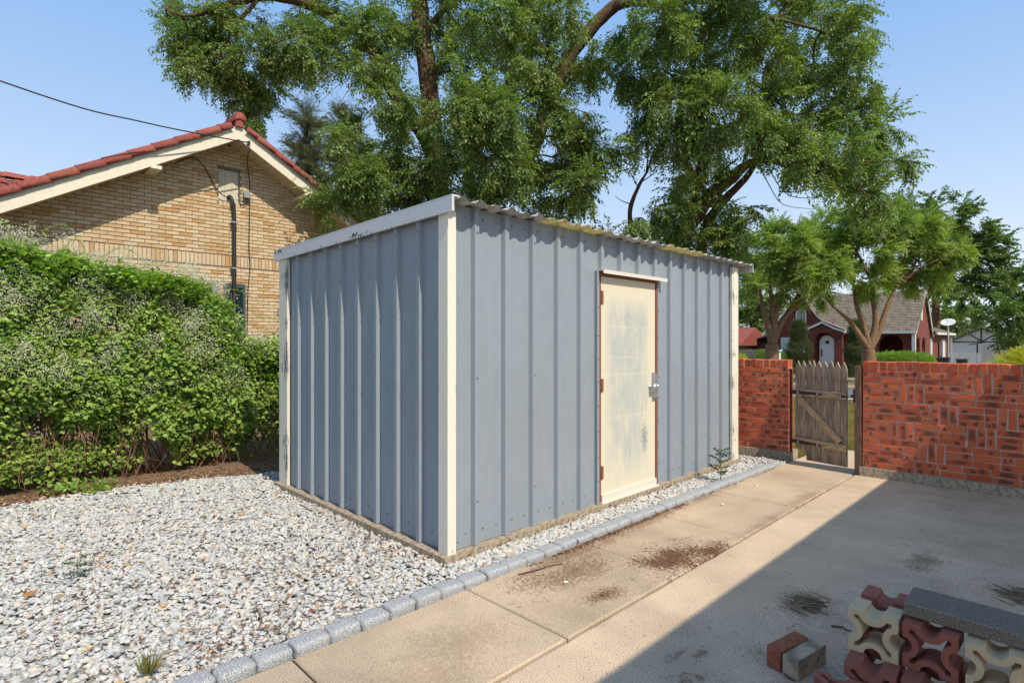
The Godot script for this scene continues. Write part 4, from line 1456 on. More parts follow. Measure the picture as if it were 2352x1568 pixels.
		part(win, "pane", done(st), curtain)
		st = tool()
		prism(st, PackedVector2Array([Vector2(w[0] + 0.09, w[2] + 0.1), Vector2(w[1] - 0.09, w[2] + 0.1), Vector2(w[1] - 0.09, c), Vector2(w[0] + 0.09, c)]), 0.002, 0.02, T)
		part(win, "pane", done(st), mat(lin(0.16, 0.2, 0.2), 0.1))
	st = tool()
	prism(st, PackedVector2Array(arch(-13.43, 2.7, 0.33, 3.32, 8)), 0.001, 0.05, T)
	var aw = part(h, "attic_window", done(st), M.white_trim)
	st = tool()
	prism(st, PackedVector2Array(arch(-13.43, 2.8, 0.25, 3.32, 8)), 0.05, 0.06, T)
	part(aw, "pane", done(st), glass)
	st = tool()
	for x in [-13.55, -13.31]:
		prism(st, PackedVector2Array([Vector2(x - 0.012, 2.8), Vector2(x + 0.012, 2.8), Vector2(x + 0.012, 3.45), Vector2(x - 0.012, 3.45)]), 0.06, 0.07, T)
	for y in [3.0, 3.16, 3.32]:
		prism(st, PackedVector2Array([Vector2(-13.68, y - 0.012), Vector2(-13.18, y - 0.012), Vector2(-13.18, y + 0.012), Vector2(-13.68, y + 0.012)]), 0.0602, 0.0702, T)
	part(aw, "muntin", done(st), M.white_trim)
	# dish on its mast at the wing wall, the meter below
	var dish = thing("satellite_dish", "round white satellite dish on a mast by the cottage wing", "dish", Vector3(48.4, gy, -6.6))
	part(dish, "mast", tube_mesh([Vector3(0, 0, 0), Vector3(0, 3.35, 0)], 0.06, 0.06, 8), M.zinc)
	var bowl = tool()
	lathe(bowl, [Vector2(0.01, 0), Vector2(0.2, 0.015), Vector2(0.34, 0.05), Vector2(0.42, 0.09), Vector2(0.42, 0.1), Vector2(0.34, 0.062), Vector2(0.01, 0.03)], 20, Transform3D(Basis(Vector3(0, 0, 1), 0.62), Vector3(-0.05, 3.45, 0)))
	part(dish, "bowl", done(bowl), M.white_trim)
	part(dish, "arm", tube_mesh([Vector3(-0.05, 3.4, 0), Vector3(-0.55, 3.75, 0)], 0.025, 0.025, 6), M.zinc)
	var meter = thing("meter_cabinet", "white electricity meter cabinet on the cottage wing wall", "electrical box", Vector3(48.7, 0.4, -7.14))
	part(meter, "body", worn_box(Vector3(0.5, 1.0, 0.2), 0.02), M.white_trim, at(0, 0.55, 0.14))
	part(meter, "pipe", tube_mesh([Vector3(0, -0.9, 0.1), Vector3(0, 0.05, 0.1)], 0.06, 0.06, 8), M.black)
	# bins
	for b in [[46.2, -6.55, 1.0, "large dark wheelie bin beside the cottage wing"], [48.9, -5.9, 0.85, "smaller dark bin by the white downpipe of the cottage wing"]]:
		var bin = thing("wheelie_bin", b[3], "bin", Vector3(b[0], -0.66, b[1]))
		st = tool()
		var s = b[2]
		prism(st, PackedVector2Array([Vector2(-0.3 * s, 0.06), Vector2(0.3 * s, 0.06), Vector2(0.38 * s, 1.0 * s), Vector2(-0.38 * s, 1.0 * s)]), -0.33 * s, 0.33 * s)
		part(bin, "body", done(st), mat(lin(0.035, 0.04, 0.045), 0.5))
		part(bin, "lid", worn_box(Vector3(0.84 * s, 0.09, 0.76 * s), 0.02), mat(lin(0.05, 0.055, 0.06), 0.45), at(0, 1.04 * s, 0))
		for z in [-0.3, 0.3]:
			part(bin, "wheel", tube_mesh([Vector3(0.3 * s, 0.1, z * s - 0.03), Vector3(0.3 * s, 0.1, z * s + 0.03)], 0.1, 0.1, 12), M.black)

func street_side():
	rng.seed = 61
	# white garage with dark timbers
	var g = thing("white_garage", "white board garage with dark timber trusses in its gable", "garage", Vector3.ZERO)
	var T = Transform3D(Basis(Vector3(0, 0, 1), Vector3(0, 1, 0), Vector3(-1, 0, 0)), Vector3(74, 0, 0))
	var white = grained(lin(0.70, 0.71, 0.75), 0.7, M.streak, Vector3(1, 0.05, 1))
	var dark = mat(lin(0.035, 0.033, 0.035), 0.8)
	var st = tool()
	prism(st, PackedVector2Array([Vector2(-9.9, -0.85), Vector2(-4.8, -0.85), Vector2(-4.8, 1.43), Vector2(-7.35, 2.72), Vector2(-9.9, 1.43)]), -7.0, 0.0, T)
	part(g, "wall", done(st), white)
	st = tool()
	for e in [[Vector2(-10.2, 1.32), Vector2(-7.35, 2.78)], [Vector2(-7.35, 2.78), Vector2(-4.5, 1.32)]]:
		prism(st, PackedVector2Array([e[0], e[1], e[1] + Vector2(0, 0.12), e[0] + Vector2(0, 0.12)]), -7.2, 0.3, T)
	part(g, "roof", done(st), mat(lin(0.10, 0.10, 0.115), 0.9))
	for e in [[Vector2(-9.9, 1.4), Vector2(-4.8, 1.4), 0.09], [Vector2(-7.4, 1.4), Vector2(-7.4, 2.7), 0.1], [Vector2(-8.3, 2.15), Vector2(-7.4, 1.48), 0.09], [Vector2(-7.3, 1.48), Vector2(-6.35, 2.15), 0.09]]:
		st = tool()
		var n = (e[1] - e[0]).orthogonal().normalized() * e[2] / 2
		prism(st, PackedVector2Array([e[0] - n, e[1] - n, e[1] + n, e[0] + n]), 0.01, 0.06, T)
		part(g, "timber", done(st), dark)
	part(g, "garage_door", box_mesh(Vector3(73.93, -0.8, -7.2), Vector3(73.98, 1.0, -5.0)), grained(lin(0.6, 0.57, 0.52), 0.7, M.streak, 1.0))
	# pergola before it
	var p = thing("pergola", "thin dark pergola standing before the white garage", "pergola", Vector3(70, -0.75, -7.0))
	for z in [-0.3, 2.2]:
		part(p, "post", box_mesh(Vector3(-0.06, 0, z - 0.06), Vector3(0.06, 1.95, z + 0.06)), dark)
	for k in 4:
		st = tool()
		tube(st, curve([Vector3(k * 0.3 - 0.45, 1.9, -0.9), Vector3(k * 0.3 - 0.45, 2.15, 0.5), Vector3(k * 0.3 - 0.45, 2.2, 1.4), Vector3(k * 0.3 - 0.45, 2.12, 2.6)], 3), 0.04, 0.04, 5)
		part(p, "rafter", done(st), dark)
	# white picket fence in front of the garage
	var f = thing("white_fence", "white picket fence crossing before the garage", "fence", Vector3(56, -0.72, -8.6))
	for k in 26:
		part(f, "picket", prism_mesh([Vector2(-0.035, 0.05), Vector2(0.035, 0.05), Vector2(0.035, 1.25), Vector2(0, 1.33), Vector2(-0.035, 1.25)], -0.01, 0.01), M.white_trim, Transform3D(Basis(Vector3(0, 1, 0), -PI / 2), Vector3(0, 0, k * 0.115)))
	for y in [0.3, 1.0]:
		part(f, "rail", box_mesh(Vector3(0.012, y, -0.05), Vector3(0.04, y + 0.07, 2.95)), M.white_trim)
	# far house with a red roof, seen past the shed corner
	var rr = thing("red_roofed_house", "small far house with a red roof beyond the left street tree", "house", Vector3(40, -0.7, -17.6))
	part(rr, "wall", box_mesh(Vector3(0, 0, -5), Vector3(5, 1.9, 0.0)), mat(lin(0.3, 0.27, 0.24), 0.9))
	st = tool()
	prism(st, PackedVector2Array([Vector2(-0.4, 1.85), Vector2(5.4, 1.85), Vector2(2.5, 3.2)]), -5.3, 0.35)
	part(rr, "roof", done(st), grained(lin(0.3, 0.075, 0.05), 0.85, M.blotch2, 1.0))
	var barn = thing("red_shed", "dark red shed beside the cottage, half hidden by the hedge", "shed", Vector3(43, -0.7, -18.2))
	part(barn, "wall", box_mesh(Vector3(0, 0, 0), Vector3(3, 2.0, 2.1)), mat(lin(0.2, 0.045, 0.04), 0.85))
	part(barn, "door", box_mesh(Vector3(-0.05, 0, 0.6), Vector3(0, 1.6, 1.5)), mat(lin(0.4, 0.36, 0.28), 0.85))
	st = tool()
	boxed(st, Vector3(-0.4, 0, -0.3), Vector3(3.4, 0.1, 2.5), turned(Vector3(1, 0, 0), -0.25, Vector3(0, 2.05, 0)))
	part(barn, "roof", done(st), dark)
	var wf = thing("board_fence", "grey wooden board fence far behind the shed corner", "fence", Vector3(38, -0.7, -17.4))
	for k in 14:
		part(wf, "board", prism_mesh([Vector2(-0.065, 0.05), Vector2(0.065, 0.05), Vector2(0.065, 1.6 + rf(-0.03, 0.03)), Vector2(-0.065, 1.6 + rf(-0.03, 0.03))], -0.01, 0.01), grained(lin(0.36, 0.33, 0.3), 0.9, M.grain, Vector3(3, 0.5, 3)), Transform3D(Basis(Vector3(0, 1, 0), -PI / 2), Vector3(0, 0, k * 0.142)))
	part(wf, "rail", box_mesh(Vector3(0.012, 1.2, -0.1), Vector3(0.05, 1.28, 2.0)), mat(lin(0.3, 0.27, 0.25), 0.9))
	# white garden lamp post
	var lp = thing("lamp_post", "white square garden lamp post before the cottage hedge", "lamp", Vector3(34.2, -0.58, -12.65))
	part(lp, "post", box_mesh(Vector3(-0.14, 0, -0.14), Vector3(0.14, 1.45, 0.14)), M.white_trim)
	part(lp, "cap", worn_box(Vector3(0.42, 0.08, 0.42), 0.02), M.white_trim, at(0, 1.49, 0))
	part(lp, "lantern", lathe_mesh([Vector2(0.1, 0), Vector2(0.13, 0.16), Vector2(0.05, 0.24), Vector2(0.005, 0.3)], 8), M.black, at(0, 1.53, 0))
	# letter box by the door
	var mb = thing("letter_box", "black letter box with a red flag before the arched white door", "letter box", Vector3(37.5, -0.6, -9.75))
	part(mb, "post", box_mesh(Vector3(-0.05, 0, -0.05), Vector3(0.05, 1.0, 0.05)), M.black)
	var ms = tool()
	prism(ms, PackedVector2Array(arch(0.0, 0.0, 0.17, 0.16, 8)), -0.3, 0.3, Transform3D(Basis(Vector3(0, 1, 0), PI / 2), Vector3(0, 1.0, 0)))
	part(mb, "box", done(ms), M.black)
	part(mb, "flag", box_mesh(Vector3(-0.31, 1.1, -0.07), Vector3(-0.3, 1.22, 0.07)), mat(lin(0.3, 0.02, 0.02), 0.5))
	# power line on the right
	var pw = thing("power_line", "thin overhead line reaching the white garage roof", "cable")
	part(pw, "wire", tube_mesh(curve([deep(2480, 610, 40), deep(2352, 705, 50), deep(2290, 735, 60), deep(2200, 760, 66)], 4), 0.03, 0.03, 5), mat(lin(0.1, 0.1, 0.1), 0.6))

# ---- plants ------------------------------------------------------------------------------
func leaf(v, idx, col, p, dir, nrm, l, w, c, fold = 0.12, heart = false):
	var side = dir.cross(nrm).normalized()
	var up = side.cross(dir).normalized()
	var b = v.size()
	if heart:
		v.append_array([p, p + dir * l * 0.28 + side * w * 0.5 + up * fold * w, p + dir * l - up * l * 0.12, p + dir * l * 0.28 - side * w * 0.5 + up * fold * w, p + dir * l * 0.7 + side * w * 0.3 + up * fold * w * 0.5, p + dir * l * 0.7 - side * w * 0.3 + up * fold * w * 0.5])
		for k in 6:
			col.append(c)
		idx.append_array([b, b + 1, b + 4, b, b + 4, b + 2, b, b + 2, b + 5, b, b + 5, b + 3])
	else:
		v.append_array([p, p + dir * l * 0.42 + side * w * 0.5 + up * fold * w, p + dir * l - up * l * 0.1, p + dir * l * 0.42 - side * w * 0.5 + up * fold * w])
		for k in 4:
			col.append(c)
		idx.append_array([b, b + 1, b + 2, b, b + 2, b + 3])
func ribbon(v, idx, col, a, b, w, c):
	var d = (b - a).normalized()
	var s = d.cross(Vector3(0.3, 1, 0.2)).normalized() * w
	var s2 = d.cross(s).normalized() * w
	for q in [s, s2]:
		var n = v.size()
		v.append_array([a - q, a + q, b + q * 0.6, b - q * 0.6])
		for k in 4:
			col.append(c)
		idx.append_array([n, n + 1, n + 2, n, n + 2, n + 3])
func rand_dir():
	var d = Vector3(rng.randfn(), rng.randfn(), rng.randfn())
	return d.normalized()
# a leafy twig that grows along +z and hangs a little; +y is up
func spray(seed_, length, twigs, per, ll, lw, c, droop, spread = 0.5, heart = false):
	rng.seed = seed_
	var v = []
	var idx = []
	var col = []
	var wood = Color(0.13, 0.09, 0.06)
	var pts = []
	for k in 7:
		var t = k / 6.0
		pts.append(Vector3(rf(-0.02, 0.02) * length, -droop * length * t * t, length * t))
	for k in 6:
		ribbon(v, idx, col, pts[k], pts[k + 1], 0.0035 * (1.2 - k / 7.0), wood)
	var lines = [[pts, per]]
	for k in twigs:
		var o = pts[1 + k % 5]
		var sgn = 1.0 if k % 2 else -1.0
		var e = Vector3(sgn * spread * rf(0.5, 1.0), rf(-0.35, 0.2) - droop * 0.7, rf(0.4, 0.9)).normalized() * length * rf(0.35, 0.6)
		var mid = o + e * 0.5 + Vector3(0, 0.03 * length, 0)
		lines.append([[o, mid, o + e + Vector3(0, -droop * length * 0.2, 0)], int(per * 0.7)])
		ribbon(v, idx, col, o, mid, 0.0022, wood)
		ribbon(v, idx, col, mid, o + e, 0.0018, wood)
	for L in lines:
		var q = L[0]
		for k in L[1]:
			var t = (k + rf(0.2, 0.8)) / L[1] * (q.size() - 1)
			var i = mini(int(t), q.size() - 2)
			var p = q[i].lerp(q[i + 1], t - i)
			var d = (q[i + 1] - q[i]).normalized()
			var side = d.cross(Vector3(0, 1, 0)).normalized() * (1.0 if k % 2 else -1.0)
			var ld = (d * rf(0.3, 0.9) + side * rf(0.5, 1.0) + Vector3(0, rf(-0.8, 0.25), 0)).normalized()
			var nr = (Vector3(0, 1, 0) + rand_dir() * 0.75).normalized()
			var s = rf(0.7, 1.15)
			leaf(v, idx, col, p, ld, nr, ll * s, lw * s, vary(c, 0.22), 0.14, heart)
	return raw_mesh(v, idx, col)

func facing(dir, up_hint = Vector3(0, 1, 0)):
	var z = dir.normalized()
	var x = up_hint.cross(z)
	if x.length() < 0.05:
		x = Vector3(1, 0, 0).cross(z)
	x = x.normalized()
	return Basis(x, z.cross(x).normalized(), z)

# clumps: [centre, reach sideways, reach up, number of boughs]; boughs start at the nearest wood and end in the clump
func grow(tree, branch_st, clumps, wood_pts, sprays, per_bough, droop, scale, tints, wood_material, bough_r = 0.012, inner = 0.3):
	var places = []
	var colors = []
	for k in sprays.size():
		places.append([])
		colors.append([])
	for c in clumps:
		var near = wood_pts[0]
		for w in wood_pts:
			if w.distance_squared_to(c[0]) < near.distance_squared_to(c[0]):
				near = w
		var hub = c[0] + Vector3(0, -c[2] * 0.25, 0)
		if near.distance_to(hub) > 0.35:
			var m = near.lerp(hub, 0.5) + Vector3(rf(-0.1, 0.1), 0.12 * near.distance_to(hub), rf(-0.1, 0.1))
			tube(branch_st, curve([near, m, hub], 3), bough_r * (0.5 + c[3] * 0.13), bough_r * (0.3 + c[3] * 0.05), 5, 0.06, false)
		for b in c[3]:
			var d = rand_dir()
			var reach = pow(rng.randf(), 0.36) * 1.04
			var end = c[0] + Vector3(d.x * c[1], d.y * c[2], d.z * c[1]) * reach
			var o = hub.lerp(c[0] + Vector3(d.x * c[1], d.y * c[2], d.z * c[1]) * inner, rf(0.2, 1.0))
			var l = o.distance_to(end)
			if l < 0.08:
				continue
			var mid = o.lerp(end, 0.5) + Vector3(0, 0.16 * l, 0)
			var tip = end + Vector3(0, -droop * l * 0.35, 0)
			if bough_r > 0.004:
				tube(branch_st, [o, mid, tip], bough_r * 0.4, bough_r * 0.12, 3, 0, false)
			var tint = tints[rng.randi() % tints.size()]
			for k in per_bough:
				var t = lerpf(0.45, 1.0, (k + rng.randf()) / per_bough)
				var p = o.lerp(mid, t).lerp(mid.lerp(tip, t), t)
				var tan_ = (mid - o).lerp(tip - mid, t).normalized()
				var dir = (tan_ * 0.9 + rand_dir() * 0.75 + Vector3(0, -droop * rf(0.1, 1.0), 0)).normalized()
				var which = rng.randi() % sprays.size()
				places[which].append(Transform3D(facing(dir, (Vector3(0, 1, 0) + rand_dir() * 0.4).normalized()).scaled(Vector3.ONE * scale * rf(0.7, 1.2)), p))
				colors[which].append(vary(tint, 0.15))
	for k in sprays.size():
		if places[k].size():
			many(tree, "foliage", sprays[k], M.leaf, places[k], colors[k])

func limb(st, wood, pix, radii, steps = 5):
	# pix: points already in the world
	var p = curve(pix, steps)
	var rr = []
	for i in p.size():
		var t = float(i) / (p.size() - 1) * (radii.size() - 1)
		var k = mini(int(t), radii.size() - 2)
		rr.append(lerpf(radii[k], radii[k + 1], t - k))
	tube(st, p, 0, 0, 11, 0.09, true, rr)
	for q in p:
		wood.append(q)

func pts(list, d):
	var o = []
	for q in list:
		o.append(deep(q[0], q[1], q[2] if q.size() > 2 else d))
	return o

func elms():
	var g1 = Color(0.215, 0.315, 0.095)
	var elm_sprays = []
	for k in 4:
		elm_sprays.append(spray(700 + k, 0.5, 6, 8, 0.082, 0.04, g1, 0.35))
	var tints = [Color(1, 1, 1), Color(0.92, 0.98, 0.95), Color(1.1, 1.06, 0.95)]
	# first elm: behind the shed, a limb reaching over the tan gable
	rng.seed = 710
	var t = thing("elm_tree", "old elm behind the shed with a long limb over the tan gable", "tree", Vector3.ZERO)
	var st = tool()
	var wood = []
	var base = deep(1030, 784, 12.0)
	base.y = -0.1
	limb(st, wood, [base, deep(1018, 640, 12.0), deep(1008, 480, 11.9), deep(1000, 390, 11.9), deep(995, 300, 11.9), deep(985, 200, 11.9), deep(970, 80, 11.9), deep(960, -20, 11.9), deep(940, -160, 12.0), deep(925, -300, 12.0)], [0.401, 0.307, 0.248, 0.212, 0.206, 0.201, 0.189, 0.165, 0.118, 0.059])
	limb(st, wood, [deep(1004, 440, 11.9), deep(985, 330, 11.8), deep(909, 217, 11.4), deep(859, 119, 11.1), deep(835, 77, 12.7), deep(741, 24, 12.3), deep(681, 0, 12.1), deep(600, -10, 11.9), deep(510, 14, 11.7), deep(429, 37, 11.6), deep(380, 20, 11.5)], [0.177, 0.165, 0.147, 0.142, 0.136, 0.130, 0.118, 0.100, 0.071, 0.035, 0.014])
	limb(st, wood, [deep(1022, 620, 12.0), deep(1120, 470, 11.8), deep(1200, 370, 11.7), deep(1231, 315, 11.6), deep(1249, 266, 11.6), deep(1284, 182, 11.4), deep(1312, 122, 11.3), deep(1354, 70, 11.2), deep(1403, 21, 11.1), deep(1448, 2, 11.1), deep(1500, 8, 12.8)], [0.236, 0.201, 0.183, 0.177, 0.165, 0.147, 0.142, 0.136, 0.118, 0.106, 0.088])
	limb(st, wood, [deep(835, 77, 12.7), deep(760, 70, 12.5), deep(690, 75, 12.3), deep(640, 95, 12.2), deep(600, 120, 12.1)], [0.059, 0.047, 0.035, 0.024, 0.012])
	limb(st, wood, [deep(600, -10, 11.9), deep(540, 60, 11.8), deep(500, 130, 11.7)], [0.047, 0.035, 0.014])
	limb(st, wood, [deep(1284, 182, 11.4), deep(1240, 100, 11.7), deep(1150, 60, 11.9), deep(1080, 40, 12.0)], [0.071, 0.053, 0.035, 0.014])
	limb(st, wood, [deep(970, 80, 11.9), deep(1040, 0, 11.8), deep(1120, -80, 11.8), deep(1200, -140, 11.7)], [0.083, 0.059, 0.035, 0.014])
	var cl = []
	var clump = func(u, v, d, r, n, rv = -1.0):
		var rr = maxf(r - 0.16 * FOCAL / d, r * 0.6)
		cl.append([deep(u, v, d), rr * d / FOCAL, rr * d / FOCAL, n])
	# the hanging left bough
	for q in [[395, 75, 35, 8], [440, 90, 55, 16], [500, 120, 60, 20], [450, 150, 48, 12], [540, 170, 55, 18], [580, 120, 60, 16], [560, 225, 40, 12], [590, 255, 26, 7], [610, 190, 40, 11], [640, 110, 55, 14], [700, 100, 60, 14], [720, 145, 36, 9], [760, 120, 45, 10], [680, 40, 60, 10], [560, 40, 60, 12], [480, 50, 50, 12], [430, 30, 40, 8], [760, 40, 60, 10]]:
		clump.call(q[0], q[1], 12.0 + rf(-0.6, 0.8), q[2], q[3])
	# the middle
	for q in [[830, 60, 55, 10], [850, 150, 50, 11], [890, 90, 60, 12], [900, 230, 45, 10], [930, 40, 70, 12], [1040, 50, 80, 18], [1130, 40, 80, 18], [1220, 40, 80, 16], [1300, 30, 60, 12], [1060, 150, 85, 20], [1150, 150, 85, 22], [1230, 140, 60, 12], [950, 290, 60, 14], [1060, 260, 85, 22], [1150, 260, 85, 22], [1240, 250, 60, 14], [1330, 180, 45, 9], [1350, 130, 40, 7], [870, 350, 65, 16], [960, 380, 70, 18], [1050, 370, 85, 22], [1150, 370, 85, 24], [1250, 360, 75, 20], [1340, 340, 60, 16], [1380, 360, 34, 9], [1300, 430, 65, 16], [1350, 420, 42, 11], [820, 420, 55, 14], [900, 450, 70, 18], [980, 470, 80, 20], [1080, 480, 85, 20], [1180, 480, 80, 20], [1260, 500, 60, 12], [800, 320, 34, 5], [770, 250, 16, 2], [735, 232, 14, 2], [700, 215, 12, 2], [840, 270, 30, 6], [760, 470, 40, 10], [720, 480, 22, 5], [850, 400, 50, 12], [1330, 250, 34, 6], [1300, 300, 45, 9]]:
		clump.call(q[0], q[1], 11.5 + rf(-2.0, 0.8), q[2], q[3])
	for q in [[900, -120, 120, 20], [1050, -120, 130, 24], [1200, -100, 120, 20], [980, -260, 120, 18], [1120, -240, 120, 18], [600, -100, 100, 12], [750, -100, 100, 12]]:
		clump.call(q[0], q[1], 12.0 + rf(-0.8, 0.8), q[2], q[3])
	grow(t, st, cl, wood, elm_sprays, 8, 0.4, 0.85, tints, M.bark)
	part(t, "trunk", done(st), M.bark)
	# second elm: beyond the garden wall, leaning right
	rng.seed = 720
	t = thing("elm_tree", "leaning elm with a spreading crown beyond the short brick wall", "tree", Vector3.ZERO)
	st = tool()
	wood = []
	base = deep(1520, 784, 11.0)
	base.y = -0.1
	limb(st, wood, [base, deep(1530, 640, 11.0), deep(1546, 570, 11.0), deep(1591, 505, 10.9), deep(1637, 445, 10.8), deep(1682, 407, 10.7), deep(1720, 376, 10.6), deep(1770, 369, 10.4), deep(1830, 385, 10.2), deep(1880, 405, 10.1)], [0.3, 0.22, 0.18, 0.15, 0.135, 0.115, 0.08, 0.05, 0.025, 0.012])
	limb(st, wood, [deep(1600, 640, 11.5), deep(1614, 558, 11.5), deep(1629, 506, 11.4), deep(1667, 456, 11.3), deep(1720, 400, 11.2), deep(1760, 330, 11.0)], [0.13, 0.11, 0.1, 0.085, 0.06, 0.03])
	limb(st, wood, [deep(1560, 545, 11.0), deep(1590, 470, 11.0), deep(1595, 418, 11.0), deep(1572, 365, 11.0), deep(1560, 280, 10.9), deep(1580, 180, 10.8), deep(1620, 60, 10.8), deep(1660, -80, 10.7)], [0.12, 0.095, 0.09, 0.085, 0.08, 0.07, 0.06, 0.03])
	limb(st, wood, [deep(1595, 418, 11.0), deep(1620, 355, 10.8), deep(1660, 335, 10.6), deep(1720, 311, 10.4), deep(1790, 270, 10.2), deep(1860, 260, 10.0)], [0.07, 0.06, 0.055, 0.05, 0.03, 0.012])
	limb(st, wood, [deep(1580, 180, 10.8), deep(1680, 160, 10.5), deep(1760, 210, 10.3), deep(1820, 270, 10.1)], [0.05, 0.04, 0.03, 0.01])
	limb(st, wood, [deep(1620, 60, 10.8), deep(1740, 40, 10.4), deep(1850, 60, 10.0), deep(1930, 90, 9.8)], [0.05, 0.04, 0.025, 0.01])
	# a dead snag
	limb(st, wood, [deep(1500, 620, 11.2), deep(1458, 547, 11.0), deep(1447, 486, 11.0), deep(1466, 430, 11.0), deep(1485, 397, 11.0)], [0.075, 0.055, 0.045, 0.035, 0.02])
	for q in [[[1455, 470], [1430, 462], [1412, 450]], [[1466, 430], [1450, 400], [1440, 385]], [[1470, 420], [1500, 400], [1515, 385]], [[1760, 372], [1800, 440], [1850, 455], [1890, 445]], [[1745, 380], [1770, 430], [1800, 470], [1870, 480]], [[1800, 440], [1840, 440], [1880, 425]]]:
		tube(st, curve(pts(q, 10.6), 3), 0.012, 0.004, 4, 0, false)
	cl.clear()
	for q in [[1430, 60, 50, 9], [1460, 150, 60, 13], [1480, 240, 55, 13], [1510, 60, 80, 16], [1540, 150, 80, 17], [1560, 240, 80, 17], [1540, 320, 60, 13], [1480, 320, 40, 8], [1620, 50, 90, 18], [1650, 150, 90, 18], [1660, 250, 85, 17], [1640, 330, 60, 12], [1740, 40, 90, 18], [1760, 140, 90, 18], [1770, 240, 80, 16], [1750, 310, 60, 12], [1850, 40, 80, 16], [1870, 140, 80, 16], [1880, 230, 75, 15], [1850, 310, 65, 14], [1930, 30, 50, 10], [1960, 90, 45, 9], [2005, 70, 30, 5], [1945, 180, 45, 9], [1960, 260, 55, 11], [2015, 200, 26, 5], [1990, 320, 50, 10], [2030, 290, 30, 6], [2045, 370, 34, 7], [1930, 340, 60, 12], [1960, 400, 55, 11], [1880, 380, 50, 10], [2000, 450, 45, 9], [1990, 480, 24, 5], [1820, 370, 45, 8]]:
		clump.call(q[0], q[1], 10.3 + rf(-1.1, 1.1), q[2], q[3])
	for q in [[1480, 500, 45, 10], [1500, 560, 60, 12], [1450, 570, 40, 8], [1400, 560, 35, 6], [1540, 470, 40, 8], [1580, 440, 40, 8], [1660, 500, 45, 10], [1690, 540, 50, 11], [1640, 570, 60, 12], [1700, 480, 28, 6], [1570, 400, 36, 7], [1600, 520, 34, 6], [1650, 430, 34, 6], [1560, 540, 40, 7]]:
		clump.call(q[0], q[1], 10.8 + rf(-0.6, 0.6), q[2], q[3])
	for q in [[1550, -80, 120, 20], [1720, -90, 130, 22], [1860, -60, 100, 14], [1640, -220, 120, 16], [1780, -200, 110, 14]]:
		clump.call(q[0], q[1], 10.4 + rf(-0.8, 0.8), q[2], q[3])
	grow(t, st, cl, wood, elm_sprays, 8, 0.45, 0.85, [Color(1, 1, 1), Color(0.92, 0.98, 0.95), Color(1.1, 1.06, 0.95)], M.bark)
	part(t, "trunk", done(st), M.bark)
	# two junipers behind the tan roof
	var jun = []
	for k in 2:
		jun.append(spray(740 + k, 0.7, 9, 16, 0.075, 0.022, Color(0.14, 0.165, 0.095), 0.05, 0.55))
	for j in [[[706, 258], 706, 20.0, 46, 0.0, "dark juniper spire behind the tan house roof"], [[795, 285], 795, 19.5, 62, 0.0, "broader dark juniper beside the elm trunk behind the tan house"]]:
		t = thing("juniper_tree", j[5], "tree", Vector3.ZERO)
		st = tool()
		wood = []
		base = deep(j[1], 784, j[2])
		base.y = -0.1
		var top = deep(j[0][0], j[0][1], j[2])
		limb(st, wood, [base, base.lerp(top, 0.4), base.lerp(top, 0.8), top], [0.16, 0.12, 0.05, 0.015])
		cl.clear()
		for k in 22:
			var f = k / 21.0
			var c = top.lerp(base, 0.02 + f * 0.75)
			var r = (0.12 + 1.25 * f) * j[3] / 60.0
			var a = rf(0, TAU)
			cl.append([c + Vector3(cos(a) * r * 0.75, 0, sin(a) * r * 0.75), 0.3 + 0.4 * f, 0.34, 7])
			cl.append([c + Vector3(cos(a + 2.4) * r * 0.7, 0.1, sin(a + 2.4) * r * 0.7), 0.25 + 0.3 * f, 0.3, 6])
		grow(t, st, cl, wood, jun, 4, -0.35, 0.85, [Color(1, 1, 1), Color(1.25, 1.15, 0.95), Color(0.8, 0.85, 0.85)], M.bark, 0.014)
		part(t, "trunk", done(st), M.bark)
	# street trees: pale barked, round crowns
	var st_sprays = []
	for k in 3:
		st_sprays.append(spray(750 + k, 0.6, 7, 10, 0.1, 0.045, Color(0.32, 0.43, 0.12), 0.2))
	var street = [
		["round crowned street tree with a pale forked trunk before the cottage roof", 24.5, [[1996, 900], [1996, 830], [1996, 802]],
			[[[1996, 802], [1975, 770], [1950, 735], [1915, 705]], [[1996, 802], [1985, 750], [1968, 700], [1960, 650]], [[1996, 806], [2020, 760], [2040, 700], [2062, 655]], [[1998, 800], [2012, 740], [2005, 680], [2000, 640]]],
			[[1800, 590, 45, 11], [1840, 560, 50, 14], [1880, 540, 50, 14], [1930, 530, 55, 16], [1990, 520, 60, 18], [2050, 530, 60, 18], [2110, 540, 55, 16], [2160, 560, 45, 12], [2190, 590, 32, 8], [1860, 610, 50, 13], [1920, 600, 60, 16], [1985, 590, 65, 18], [2050, 600, 65, 18], [2115, 605, 55, 15], [2165, 620, 40, 10], [1900, 650, 45, 10], [1950, 655, 45, 9], [2010, 645, 45, 9], [2075, 645, 50, 11], [2125, 655, 40, 8], [2150, 665, 26, 5], [1830, 640, 36, 7], [1880, 680, 25, 4]]],
		["smaller street tree with a pale forked trunk next to the shed corner", 23.5, [[1773, 900], [1774, 830], [1774, 789]],
			[[[1774, 789], [1762, 740], [1752, 700], [1745, 660]], [[1774, 789], [1775, 730], [1772, 680], [1768, 640]], [[1774, 789], [1795, 740], [1830, 700], [1880, 665]], [[1774, 785], [1782, 720], [1795, 680], [1800, 650]]],
			[[1700, 620, 36, 9], [1735, 580, 40, 11], [1780, 560, 42, 12], [1825, 565, 42, 12], [1860, 590, 45, 12], [1715, 660, 36, 8], [1755, 630, 45, 11], [1810, 620, 50, 13], [1860, 640, 45, 11], [1900, 630, 40, 9], [1740, 680, 30, 6], [1800, 670, 36, 7], [1840, 680, 32, 6], [1700, 690, 26, 5], [1905, 660, 30, 5]]]]
